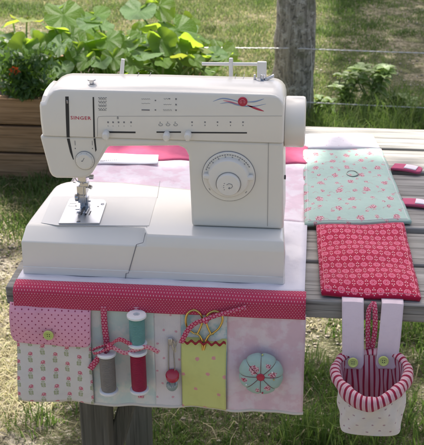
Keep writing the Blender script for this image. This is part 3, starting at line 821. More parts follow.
# --- housings
YU, YL, YB = .0655, .0675, .160
def fz(px, py, y=YU): q = at(px, py, 1, y); return (q.x, q.z)
ZT = at(160, 74.5, 1, .145).z
sz = fz(100, 137.5)[1]
xr = fz(284.5, 110)[0]
xl = fz(37.2, 104)[0]
out = [(xl+.0012, sz), (xl, sz+.02), (xl, fz(37, 104)[1]), (xl+.0030, fz(37, 97)[1]), (xl+.0085, ZT-.0120), (xl+.0150, ZT-.0055), (xl+.0225, ZT-.0018), (xl+.031, ZT), (-.20, ZT+.0012), (xr-.018, ZT+.0006), (xr-.0115, ZT-.0008), (xr-.0062, ZT-.0040), (xr-.0022, ZT-.0090), (xr-.0003, ZT-.0160), (xr, sz)]
n = len(out); vs = []; fs = []
# top cover lofted front to back with a crowned top
prof = [(YU, 0, .0), (YU+.0012, .0, .0032), (YU+.0040, 0, .0068), (YU+.010, 1, .0120), (YU+.020, 1, .0042), (YU+.034, 1, .0004), (.125, 1, 0), (.146, 1, .0015), (.156, 1, .007), (YB+.002, 1, .016)]
zf = fz(160, 94.5)[1]
for y, f, drop in prof:
    for i_, (x, z) in enumerate(out):
        t = max(0., (z-sz)/(ZT-sz)); k_ = min(1, max(0, (t-.4)/.5)); zz = z-drop*k_*k_*(3-2*k_)
        if f == 0: zz = min(z, zf+drop)
        w_ = max(0, 1-(y-YU)/.018)**2
        if i_ in (2, 3, 4, 5): zz -= (.006, .012, .010, .004)[i_-2]*w_; x += (0, .0006, .001, 0)[i_-2]*w_
        if i_ < 3: x += .003*w_
        vs.append((x+max(0, (.0045-(y-YU))/.0045)**2*(.0028 if x < -.3 else (-.0026 if x > -.1 else 0)), y, zz))
for i in range(len(prof)-1):
    for k in range(n): fs.append((i*n+k, i*n+(k+1) % n, (i+1)*n+(k+1) % n, (i+1)*n+k))
fs += [tuple(range(n)), tuple(range((len(prof)-1)*n, len(prof)*n))[::-1]]
arm = MB().add(vs, fs).build('arm_cover', M['shelltop'], mc, bevel=.0009, seg=2)
L = lambda px, py: fz(px, py, YL)
lo = [L(38.6, 138.3), L(49.0, 172), L(51.5, 176.8), L(56, 178.5), L(80, 178.8), L(88, 177.5), L(92, 173.5), L(108, 146.8), L(178, 146.2), L(185, 149), L(188.5, 156), L(191.8, 228.5), (xr+.0028, BT+.0008), (xr-.0006, L(284, 138.3)[1])]
zl = L(100, 138.2)[1]; lo[0] = (lo[0][0]+.0012, sz-.0006); lo[-1] = (lo[-1][0], sz-.0006); lo[11] = (lo[11][0], BT+.0008)
low = MB().prism(lo, YL, YB).build('lower_housing', M['shell'], mc, bevel=.004, seg=4)
# vertical parting line on the column
g1 = at(268.5, 140, 1, YL-.0003); g2 = at(267.5, 226, 1, YL-.0003); seam([g1, g2], .0004, par=low)
# the two slots of the thread path
def slotpoly(pl, pr, y, th=.0012):
    mb = MB()
    a = [at(*q, 1, y) for q in pl]+[at(*q, 1, y) for q in pr[::-1]]; nn = len(a)
    mb.add([q-Vector((0, .0003, 0)) for q in a]+[q+Vector((0, th, 0)) for q in a], [tuple(range(nn)), tuple(range(2*nn-1, nn-1, -1))]+[(i, (i+1) % nn, (i+1) % nn+nn, i+nn) for i in range(nn)]); mb.build('slot', M['dark'], arm if y == YU else low)
slotpoly([(65.2, 96.5), (65.8, 118), (66.6, 137.4)], [(68.6, 96.5), (69.2, 118), (69.6, 137.4)], YU)
slotpoly([(66.8, 138.6), (70, 152), (73.0, 159.5)], [(69.6, 138.6), (71.8, 150), (73.8, 159.5)], YL)
slotpoly([(92.6, 97), (93.4, 137.4)], [(94.0, 97), (95.0, 137.4)], YU)
slotpoly([(93.6, 138.6), (95.4, 152)], [(95.4, 138.6), (96.6, 150)], YL)
# slider slots
slotpoly([(109, 131.2), (109, 133)], [(135.5, 131.6), (135.5, 133.2)], YU)
slotpoly([(156.5, 131.4), (156.5, 132.8)], [(181, 131.4), (181, 132.8)], YU)
slotpoly([(188, 131.8), (188, 133.2)], [(247, 132.2), (247, 133.5)], YU)
MB().tube([at(67, 99, 1, YU+.001), at(67.2, 101, 1, YU-.003), at(67.4, 103, 1, YU-.001)], .0011, 8).build('take_up_lever', M['steel'], arm)
# printed marks
mb = MB()
def mk(px, py, w, h, y=YU, m=None, th=.00025):
    (m or mb).box(at(px, py, 1, y-.0002), (w/775, th, h/775))
for k in range(4):
    for j in range(7): mk(98.8+j*1.2, 98+k*3.7+(.45 if j % 2 else -.45)*(1 if k % 2 else .7), 1.1, .75)
    mk(102.5, 99.3+k*3.7, 8, .35)
mb.build('stitch_chart', M['print'], arm); mb = MB()
for i, px in enumerate((108, 113, 118.5, 124, 131)): mk(px, 122.3, 1.6, 1.7); mk(px, 126, .5, .9)
text_mesh(mb, '8', at(116.9, 119.2, 1, YU-.0003), 2.9/775)
mb.build('width_scale', M['print'], arm); mb = MB()
def zig(px, py, n_, w, a):
    pts = [at(px+w*i/n_, py+(a if i % 2 else -a), 1, YU-.0002) for i in range(n_+1)]; mb.tube(pts, .00022, 4)
zig(141.5, 99, 9, 8.6, .5); zig(141.5, 103.4, 5, 8.6, .25); mk(145.6, 110, 8.4, 1.3)
for py in (100.5, 110): mk(155.4, py, 1.5, 1.3)
zig(163.8, 98.8, 4, 5, .6); mk(169.5, 98.8, 1.4, 1); zig(163.5, 104.5, 8, 8, .35); zig(163.2, 110, 9, 8.5, .9)
for py in (99, 104.6, 110.2): mk(176, py, 1.5, 1.6)
mb.build('stitch_chart', M['print'], arm); mb = MB()
for px in (160.6, 168, 175.6):
    mb.tube([at(px+2.0*math.cos(a), 124.8+1.1*math.sin(a), 1, YU-.0002) for a in np.linspace(0, 6.283, 14)], .0003, 4); mk(px-.5, 122.3, 1, .8)
mb.build('buttonhole_icons', M['print'], arm); mb = MB()
for px in (192, 205, 217.5, 230.5, 243): mk(px, 122.2, 1.5, 1.5); mk(px, 125.4, .8, 1.3)
mb.build('length_scale', M['print'], arm)
for px in (75, 92.2): mb = MB(); mk(px, 143, .5, 5, YL); mk(px+.2, 148.5, 1.0, 1.2, YL); mb.build('tension_mark', M['print'], low)
mb = MB()
pan = [(97.4, 136.5), (97.4, 119), (98.6, 116.6), (103, 116.2), (282, 116.0)]
mb.tube([at(*q, 1, YU-.0001) for q in pan], .00028, 5); mb.build('panel_line', M['printsoft'], arm)
mb = MB(); text_mesh(mb, 'SINGER', at(70.6, 119.4, 1, YU-.0003), 3.7/775, 21.4/775, spacing=1.12); mb.build('lettering', M['redprint'], arm)
# badge with flowing ribbons of print
def flow(pix, r, mat):
    P = catmull([at(*q, 1, YU-.0001) for q in pix], 8, False); nn = len(P)
    wd = [(P[min(i+1, nn-1)]-P[max(i-1, 0)]).cross(Vector((0, 1, 0))).normalized() for i in range(nn)]
    o = MB(); vs = []; fs = []
    for i, q in enumerate(P):
        w = r*(.15+math.sin(math.pi*i/(nn-1)))/775; vs += [q-wd[i]*w, q+wd[i]*w]
    o.add(vs, [(2*i, 2*i+1, 2*i+3, 2*i+2) for i in range(nn-1)]).build('emblem_swirl', M[mat], arm, solid=.0002)
flow([(213, 101.5), (222, 98.5), (232, 99.8), (241, 102.5)], .55, 'blueprint'); flow([(220, 103.6), (229, 102.6), (238, 105), (252, 106.5), (266, 104)], .6, 'blueprint')
flow([(223, 100.4), (231, 102), (239, 104.5)], .6, 'pinkprint'); flow([(246, 102), (255, 101.6), (264, 98.8)], .6, 'blueprint')
flow([(247, 105), (256, 108.5), (264, 111.2)], .95, 'redprint')
bp = at(242.7, 101.5, 1, YU); ro = .0062
MB().lathe([(ro, -.0004), (ro, .0010), (ro*.92, .0017), (.0002, .0024)], bp, (0, -1, 0), 32).build('emblem', M['badge'], arm)
mb = MB()
mb.tube([bp+Vector((ro*.52*math.cos(a), -.0021, ro*.52*math.sin(a))) for a in np.linspace(-.3, 3.6, 16)], .00035, 5)
mb.tube([bp+Vector((x_*ro, -.0023, z_*ro)) for x_, z_ in ((-.35, -.35), (-.1, .25), (.05, -.1), (.2, .3), (.38, -.3))], .0004, 5)
mb.build('emblem_mark', M['pinkprint'], arm)
# slider knobs
for px, py in ((106.3, 134), (167, 135), (188.3, 134.6)):
    q = at(px, py, 1, YU); MB().lathe([(.0052, -.001), (.0056, .004), (.0052, .0085), (.0035, .0105), (.0003, .011)], q, (0, -1, -.05), 20, mod=lambda a, h: 1+.10*math.cos(2*a)).build('slider_knob', M['shelltop'], arm)
# tension dial
tq = at(85, 160.3, 1, YL); MB().lathe([(.0128, -.0005), (.0128, .0018), (.0112, .0024), (.0108, .0050), (.0098, .0060), (.0003, .0061)], tq, (0, -1, 0), 36).build('tension_dial', M['shell'], low)
mb = MB(); mb.tube([tq+Vector((.0131*math.cos(a), -.0012, .0131*math.sin(a))) for a in np.linspace(0, 6.2832, 40)], .0003, 5)
for a in np.linspace(.3, 5.9, 9): mb.box(tq+Vector((.0108*math.sin(a), -.0028, .0108*math.cos(a))), (.0005, .0004, .0018), Matrix.Rotation(a, 3, 'Y'))
mb.box(tq+Vector((-.001, -.0062, .003)), (.0007, .0003, .006), Matrix.Rotation(.5, 3, 'Y')); mb.lathe([(.0008, 0), (.0008, .0003), (.0001, .0003)], tq+Vector((-.003, -.0061, .001)), (0, -1, 0), 8)
mb.build('dial_mark', M['print'], low)
# big stitch dial
dq = at(228.8, 176.2, 1, YL); DR = 27.2/770
dial = MB().lathe([(DR, -.0005), (DR, .0014), (DR*.97, .0024), (DR*.80, .0030), (DR*.77, .0085), (DR*.72, .0105), (DR*.46, .0112), (DR*.45, .0112), (.0003, .0112)], dq, (0, -1, 0), 64).build('stitch_dial', M['shelltop'], low)
mb = MB(); mb.tube([dq+Vector((DR*1.008*math.cos(a), -.0008, DR*1.008*math.sin(a))) for a in np.linspace(0, 6.2832, 80)], .00042, 6)
for i, a in enumerate(np.linspace(-1.25, 1.05, 22)):
    mb.box(dq+Vector((DR*.895*math.sin(a), -.0031, DR*.895*math.cos(a))), (.0021, .0004, .0011), Matrix.Rotation(a, 3, 'Y'))
    if i % 3 == 1: mb.box(dq+Vector((DR*.82*math.sin(a), -.0034, DR*.82*math.cos(a))), (.0010, .0004, .0013), Matrix.Rotation(a, 3, 'Y'))
cq = dq+Vector((.0005, -.0112, -.0065))
mb.tube([cq+Vector((.0166*math.cos(a), -.0004, .0166*math.sin(a))) for a in np.linspace(-.75, 3.6, 48)], .0003, 5)
for a in (-2.2, 2.3): mb.box(dq+Vector((DR*.90*math.sin(a), -.0029, DR*.90*math.cos(a))), (.003, .0004, .0007), Matrix.Rotation(a, 3, 'Y'))
mb.build('dial_mark', M['print'], dial)
MB().lathe([(.0158, -.001), (.0155, .0045), (.0145, .0058), (.0110, .0062), (.0003, .0063)], cq, (0, -1, 0), 40).build('dial_cap', M['shelltop'], dial)
for s in (-1, 1): MB().box(dq+Vector((s*DR*.80, -.0066, .0015)), (DR*.33, .0075, .0075), Matrix.Rotation(-s*.12, 3, 'Y')).build('dial_wing', M['shelltop'], dial, bevel=.0025)
mb = MB(); c2 = cq+Vector((0, -.0065, 0))
mb.tube([c2+Vector((x_, 0, z_)) for x_, z_ in ((-.002, .001), (.001, .003), (.005, .002), (.006, -.001), (.004, -.0035), (.001, -.0035))], .0004, 5)
mb.tube([c2+Vector((x_, 0, z_)) for x_, z_ in ((.002, -.0022), (.0006, -.0036), (.002, -.005))], .0004, 5)
for i in range(4): mb.box(c2+Vector((-.0062+.0008*abs(i-1.5), 0, .003-.003*i)), (.0012, .0003, .0008))
mb.build('dial_mark', M['print'], dial)
# hand wheel
hz = .2085; hr = .0345
hw = MB().lathe([(hr*.80, xr-.002), (hr*.985, xr+.0005), (hr, xr+.003), (hr*1.0, xr+.0235), (hr*.97, xr+.0262), (hr*.86, xr+.0275), (hr*.80, xr+.0262), (.010, xr+.0255), (.0003, xr+.0255)], (0, .115, hz), (1, 0, 0), 64, mod=lambda a, h: 1).build('hand_wheel', M['shelltop'], mc)
# power socket cover on the right side, low down
MB().lathe([(.003, 0), (.003, .002), (.0002, .0022)], (xr+.0015, .0895, at(285, 177, 1, .09).z), (1, 0, 0), 14).build('screw', M['dark'], low)
# top: thread guide, lid outlines, bobbin winder
q = at(92, 83.5, 1, .085); zt = ZT-.0005
tg = MB().lathe([(.0056, 0), (.0056, .0026), (.003, .0034), (.003, .0066), (.0056, .0072), (.0056, .0092), (.0004, .0098)], at(91.8, 85.5, 2, zt-.003), seg=20).build('thread_guide', M['steel'], arm)
for pl in ([(139, 72.8), (134.4, 83.4), (144.5, 83.4)], [(151, 72.6), (147.0, 81)], [(236, 74), (234.2, 83.5), (241.8, 83.5), (244.5, 74)]):
    MB().tube([at(*q, 2, zt+.0006) for q in pl], .0004, 5).build('lid_outline', M['printsoft'], arm)
bw = at(262, 80.5, 2, zt)
MB().lathe([(.0085, 0), (.0085, .0015), (.003, .0022), (.003, .008), (.0005, .0085)], bw, (0.15, 0, 1), 24).build('bobbin_winder', M['steel'], arm)
MB().box(bw+Vector((.010, .001, .0042)), (.014, .007, .0035), Matrix.Rotation(-.45, 3, 'Y')).build('winder_stop', M['steel'], arm, bevel=.001)
MB().box(bw+Vector((-.010, .002, .0030)), (.003, .004, .009)).build('winder_post', M['steel'], arm, bevel=.0006)
# spool pin bar folded up behind the arm
yb = .165
bar = ppx([(202, 63.8), (266, 64.2)], yb); pa = MB().tube(bar, .0024, 12).build('spool_pin_bar', M['shelltop'], mc)
for px, w in ((231, .0055), (262.0, .0130)):
    a = at(px, 58 if px < 240 else 61.5, 1, yb); z1 = ZT-.016
    MB().box((a.x, yb, (a.z+z1)/2), (w, .006, a.z-z1)).build('bar_post', M['shelltop'], mc, bevel=.0012)
a = at(123, 59, 1, yb); MB().tube([(a.x-.0035, yb, ZT-.012), (a.x, yb, a.z)], [.0032, .0026], 12).build('spool_pin', M['shelltop'], mc)
# needle bar, presser foot, needle
nx, ny = at(84.5, 190, 1, .112).x, .112
H0 = at(85, 178, 1, .10).z
pf = MB().tube([(nx-.003, ny+.006, H0+.01), (nx-.003, ny+.006, .088)], .0042, 12)
pf.box((nx-.003, ny+.002, .1005), (.013, .018, .013)); pf.box((nx-.003, ny-.002, .088), (.011, .012, .012)); pf.box((nx+.002, ny-.006, .111), (.012, .008, .006))
pf.lathe([(.0048, 0), (.0062, .001), (.0062, .006), (.0048, .007)], (nx-.003, ny+.004, .109), seg=20); pf.lathe([(.0050, 0), (.0056, .0008), (.0056, .0042), (.0030, .005)], (nx-.008, ny-.008, .0905), (-1, -.2, 0), seg=18); pf.build('presser_bar', M['steel'], mc, bevel=.0008)
MB().tube([(nx, ny-.008, H0+.012), (nx, ny-.008, .112)], .0033, 12).box((nx, ny-.008, .1225), (.0115, .0095, .013)).build('needle_bar', M['steel'], mc, bevel=.0006)
MB().tube([(nx+.002, ny-.008, .1225), (nx+.011, ny-.008, .1225)], .0014, 8).lathe([(.0034, .010), (.0034, .0155), (.0026, .016), (.0003, .016)], (nx, ny-.008, .1225), (1, 0, 0), 16).build('clamp_screw', M['steel'], mc)
MB().tube([(nx, ny-.008, .118), (nx, ny-.008, .095), (nx, ny-.008, .073)], [.0009, .0007, .0003], 8).build('needle', M['steel'], mc)
ft = MB(); zf_ = BT+.0052
for s in (-1, 1): ft.box((nx+s*.0043, ny-.012, zf_), (.0042, .026, .0022)).box((nx+s*.0043, ny-.0265, zf_+.0018), (.0042, .006, .0018), Matrix.Rotation(-.6, 3, 'X'))
ft.box((nx, ny-.001, zf_+.0008), (.0128, .011, .004)); ft.box((nx-.001, ny+.001, zf_+.008), (.0115, .010, .014)); ft.tube([(nx-.008, ny, zf_+.008), (nx+.008, ny, zf_+.008)], .0014, 8)
ft.box((nx-.0085, ny-.014, zf_+.001), (.006, .003, .0014))
ft.build('presser_foot', M['steel'], mc, bevel=.0005)
MB().tube([(nx+.004, ny+.004, .104), (nx+.010, ny+.002, .102)], .0028, 10).build('foot_screw', M['steel'], mc)
MB().tube(catmull([(nx-.006, ny-.006, .128), (nx-.010, ny-.010, .122), (nx-.006, ny-.013, .117), (nx, ny-.011, .116)], 6, False), .0007, 6).build('needle_thread_guide', M['steel'], mc)

# fabric piece with printed selvage on the mat behind the machine
fs_ = MB(); A = [at(100, 153.5, 2, .008), at(158.5, 155.5, 2, .008), at(158, 164, 2, .008), at(96, 164, 2, .008)]
sv = thing('fabric_scrap', (A[0]+A[2])/2, 'white selvage strip of fabric lying behind the machine arm on pink cloth', 'fabric')
def fsc(u, v):
    p = A[0].lerp(A[1], u).lerp(A[3].lerp(A[2], u), v); return (p.x, p.y, .0085+.0015*math.sin(u*7)*math.sin(v*2.5+.3))
MB().grid(fsc, 20, 6).build('cloth', M['paper'], sv, solid=.0012)
mb = MB()
for i in range(9):
    q = at(101+i*1.9, 160.8-.12*i, 2, .0102); mb.box(q, (.0013, .004, .0003))
mb.build('printed_selvage', M['print'], sv)

# ------------------------------------------------------------------ mint folded cloth and ring
mi = thing('folded_cloth', (.07, .4, 0), 'mint green rosebud print folder lying flat beside the machine', 'fabric folder')
Z = .006
C = [at(305, 224, 2, Z), at(411.5, 222, 2, Z), at(381, 149.5, 2, Z), at(303.5, 150, 2, Z)]
def quad(C, z, amp, pillow):
    def fn(u, v):
        p = C[0].lerp(C[1], u).lerp(C[3].lerp(C[2], u), v)
        e = 1-max(abs(2*u-1)**8, abs(2*v-1)**8)
        return (p.x, p.y, z+pillow*e+amp*(math.sin(p.x*60+p.y*25)+math.sin(p.y*75-p.x*20)))
    return fn
MB().grid(quad(C, .0045, .0008, .0045), 36, 40, lambda u, v: (u*.165, v*.325)).build('cover', M['mint'], mi, solid=.005)
D = [at(304, 149, 2, .004), at(380, 149, 2, .004), at(372, 135, 2, .004), at(304, 134.5, 2, .004)]
MB().grid(quad(D, .0035, .0006, .004), 24, 10, lambda u, v: (u*.12, v*.075)).build('lining', M['whiteprint'], mi, solid=.004)
for a, b_ in (((393, 166.5), (421.5, 171)), ((402, 202), (434, 205.5))):
    A, B = at(*a, 2, .004), at(*b_, 2, .004); dv = (B-A); w = .026
    nrm = Vector((-dv.y, dv.x, 0)).normalized()
    def fst(u, v):
        rr = max(0, (u-.86)/.14); ww = w*(math.sqrt(1-.75*rr*rr)); p = A+dv*u+nrm*(v-.5)*ww
        return (p.x, p.y, .0035+.002*math.sin(u*3.1))
    so = MB().grid(fst, 24, 6).build('strap', M['deeppink'], mi, solid=.004)
    def fvl(u, v):
        p = A+dv*(.42+.42*u)+nrm*(v-.5)*w*.72; return (p.x, p.y, .0062+.002*math.sin((.42+.42*u)*3.1))
    MB().grid(fvl, 12, 4).build('hook_tape', M['velcro'], so, solid=.0012)
q = at(352.5, 173.5, 2, .012); rg = thing('metal_ring', q, 'small dark metal ring lying on the mint green cloth', 'ring')
MB().tube([q+Vector((.0095*math.cos(a), .0125*math.sin(a), 0)) for a in np.linspace(0, 6.2832, 41)[:-1]], .0011, 8, True).build('ring_band', plain('dark_steel', (.22, .24, .22), .4, .9), rg)
MB().lathe([(.004, 0), (.004, .0012), (.0003, .0013)], q+Vector((0, 0, -.0018)), seg=16).build('snap', M['mint'], rg)

# ------------------------------------------------------------------ thread catcher: red pad, straps, bag
tc = thing('thread_catcher', (.085, .1, 0), 'red flowered pad with a striped fabric bag hanging from it off the table edge', 'thread catcher')
C2 = [at(321.5, 294, 2, .005), at(420.5, 297, 2, .005), at(403, 224, 2, .005), at(317, 225, 2, .005)]
C2[0].y = C2[1].y = .008
MB().grid(quad(C2, .0030, .0013, .0052), 36, 40, lambda u, v: (u*.128, v*.218)).build('pad', M['redflower'], tc, solid=.006)
def hemline(fn, par, mat, e=.035, dz=.0034):
    P = [Vector(fn(*q)) for q in [(e+(1-2*e)*i/40, e*.7) for i in range(40)]+[(1-e, e*.7+(1-1.4*e)*i/40) for i in range(40)]+[(1-e-(1-2*e)*i/40, 1-e*.7) for i in range(40)]+[(e, 1-e*.7-(1-1.4*e)*i/40) for i in range(40)]]
    MB().tube([p+Vector((0, 0, dz)) for p in P], .00035, 5, True).build('stitching', mat, par)
hemline(quad(C2, .0030, .0013, .0052), tc, M['pinkprint'])
hemline(quad(C, .0045, .0008, .0045), mi, M['velcro'], .03, .0029)
# bag
RIM = [at(346, 357, 1, -.026), at(372, 354, 1, -.024), at(394, 356, 1, -.026), at(406.5, 371, 1, -.052), at(395, 389, 1, -.084), at(372, 401, 1, -.098), at(350, 390, 1, -.084), at(337, 372, 1, -.052)]
NR = 96; rim = catmull(RIM, NR//8)
cx = sum((p for p in rim), Vector())/NR
BOT = [at(346, 420, 1, -.030), at(372, 419, 1, -.028), at(394, 421, 1, -.030), at(399.5, 431, 1, -.052), at(397, 435.5, 1, -.080), at(371, 437, 1, -.086), at(343, 436, 1, -.080), at(341.5, 430, 1, -.052)]
for p in BOT: p.z = -.151
bot = catmull(BOT, NR//8)
def wall(ins):
    def fn(u, v):
        i = int(round(u*NR)) % NR; a, b_ = rim[i], bot[i]; p = a.lerp(b_, v)
        o_ = Vector((p.x-cx.x, p.y-cx.y, 0)); L_ = o_.length
        bul = .001*math.sin(math.pi*v)+(.0020*math.sin(u*44+v*4)+.0014*math.sin(u*75-v*9))*math.sin(v*3)
        p = p+o_.normalized()*(bul-ins) if L_ > 1e-6 else p
        return (p.x, p.y, p.z)
    return fn
MB().grid(wall(0), NR, 18, lambda u, v: (u*.30, v*.10), True).build('bag_wall', M['bag'], tc)
inn = MB().grid(wall(.0022), NR, 18, lambda u, v: (u*38, v), True)
k0 = len(inn.v)-NR; inn.add([(cx.x, cx.y+.004, -.149)], []); inn.f += [(k0+i, k0+(i+1) % NR, len(inn.v)-1) for i in range(NR)]
inn.build('bag_lining', M['lining'], tc)
MB().add([tuple(p) for p in bot], [tuple(range(NR))]).build('bag_base', M['bag'], tc, solid=.001)
def cuff(u, v):
    i = int(round(u*NR)) % NR; p = rim[i]; dn = (bot[i]-p).normalized(); o_ = Vector((p.x-cx.x, p.y-cx.y, 0)).normalized()
    sag = 1+.25*math.sin(u*6.283*3+1)
    if v < .5:
        a = math.pi*(1-v*2); k_ = 1+.14*math.sin(u*52)+.10*math.sin(u*91+1); q = p+o_*(.0050*math.cos(a)*k_+.0024)+Vector((0, 0, .0046*math.sin(a)*k_))
    else:
        t = (v-.5)*2; k_ = 1+.14*math.sin(u*52)+.10*math.sin(u*91+1); q = p+o_*(.0024+.0050*k_+.0014*math.sin(t*3.1)-.002*t*t)+dn*(.0125*t*sag)
    return tuple(q)
MB().grid(cuff, NR, 16, lambda u, v: (u*40+v*.35, v), True).build('cuff', M['stripes'], tc, solid=.0022)
# straps of the bag
for px0, px1, bx, by in ((352.8, 353, 353, 362), (392.5, 386, 383.5, 360.5)):
    T = at(px0, 293, 1, .012); T.z = .0015
    Bq = at(px1, 369, 1, -.030)
    def fs2(u, v):
        s = v
        if s < .12: p = Vector((T.x, .03-.034*s/.12, .0012))
        else:
            t = (s-.12)/.88; p = Vector((T.x, -.004, .0010)).lerp(Bq, t); p.y -= .006*math.sin(t*math.pi); p.z = (.0010)*(1-t)+Bq.z*t
            if t < .1: p.z -= 0; p.y -= 0
        e = max(0, (s-.9)/.1); return (p.x+(u-.5)*(.0285-.008*e*e), p.y+.0012*math.sin(u*3.1), p.z)
    st = MB().grid(fs2, 10, 40, lambda u, v: (u*.028, v*.12)).build('strap', M['lilac'], tc, solid=.002)
    button(at(bx, by, 1, -.0325)+Vector((0, -.0015, 0)), .0068, M['lime'], st, (0, -.95, .3))
for xs_ in (-1, 1):
    P = [at(374.5, 293, 1, .0) + Vector((0, 0, 0)), at(372+3*xs_, 310, 1, -.008), at(371.5+3.5*xs_, 330, 1, -.014), at(370+1.5*xs_, 352, 1, -.018), at(371, 366, 1, -.020)]
    P[0].z = .001
    P = catmull(P, 6, False); MB().strip(P, (1, -.5*xs_, 0), .0070, 3).build('ribbon', M['ribbon'], tc, solid=.0007)

# ------------------------------------------------------------------ planter and its plants
PY = 2.17
pb = thing('planter_box', (-1.25, PY+.25, GZ), 'brown wooden plank planter box overflowing with squash leaves', 'planter')
ptop = at(20, 96, 1, PY).z; ph = (ptop-GZ)/3; PX0, PX1 = -2.15, -.42
for k in range(3):
    z = GZ+ph*(k+.5)
    MB().box(((PX0+PX1)/2, PY, z), (PX1-PX0, .035, ph-.008)).build('front_plank', M['box'], pb, bevel=.004, seg=2)
    MB().box(((PX0+PX1)/2, PY+.55, z), (PX1-PX0, .035, ph-.008)).build('back_plank', M['box'], pb, bevel=.004, seg=2)
    for X_ in (PX0+.0175, PX1-.0175): MB().box((X_, PY+.275, z), (.035, .51, ph-.008)).build('end_plank', M['box'], pb, bevel=.004, seg=2)
MB().box(((PX0+PX1)/2, PY+.275, ptop-.06), (PX1-PX0-.08, .5, .03)).build('soil', M['soil'], pb)

def squash_leaf(mb, c, nrm, tip, Rr, cup=.25, seed=0):
    """lobed leaf blade: c petiole joint, nrm normal, tip direction"""
    nrm = Vector(nrm).normalized(); tip = Vector(tip); tip = (tip-nrm*tip.dot(nrm)).normalized(); sd = tip.cross(nrm)
    NA, NB = 44, 6; vs = [Vector(c)]; uvs = [(0, 0)]; rs = random.Random(seed); ph_ = rs.random()*6
    for j in range(1, NB+1):
        t = j/NB
        for i in range(NA):
            a = -math.pi+2*math.pi*i/NA
            rad = .80+.22*math.cos(a*.5)+.055*math.cos(5*a)*t+.022*math.sin(a*17+ph_)*t+.03*math.sin(a*3+ph_)*t-.62*max(0, 1-abs(math.pi-abs(a))/.36)*(t)
            x_ = math.sin(a)*rad*t; y_ = math.cos(a)*rad*t
            z_ = cup*(t**2)*.45+.085*t*t*math.sin(3*a+ph_)+.045*t*t*math.sin(5*a+ph_*2)-.20*cup*abs(x_)+.015*abs(math.sin(3.5*a))*t
            z_ -= .28*max(0, y_)**2
            vs.append(Vector(c)+(sd*x_+tip*y_+nrm*z_)*Rr); uvs.append((x_, y_))
    fs = [(0, 1+i, 1+(i+1) % NA) for i in range(NA)]
    for j in range(NB-1):
        for i in range(NA): fs.append((1+j*NA+i, 1+(j+1)*NA+i, 1+(j+1)*NA+(i+1) % NA, 1+j*NA+(i+1) % NA))
    mb.add(vs, fs, uvs)
def plant(name, root, leaves, label, cat, group, stemmat='stem'):
    t = thing(name, root, label, cat, group); st = MB(); rs = random.Random(int(root[0]*1000))
    for i, (c, nrm, tip, Rr, mk_, cup) in enumerate(leaves):
        lf = MB(); squash_leaf(lf, c, nrm, tip, Rr, cup, i*7+3); lf.build('leaf', M[mk_], t, smooth=70, recalc=False)
        rt_ = Vector(root)+Vector((rs.uniform(-.05, .05), rs.uniform(-.05, .05), -.02)); mid = rt_.lerp(c, .55)+Vector((0, 0, .04)); st.tube(catmull([rt_, mid, Vector(c)-Vector(nrm).normalized()*.002], 5, False), [.006-.003*k/10 for k in range(11)], 6)
    st.build('stalk', M[stemmat], t); return t
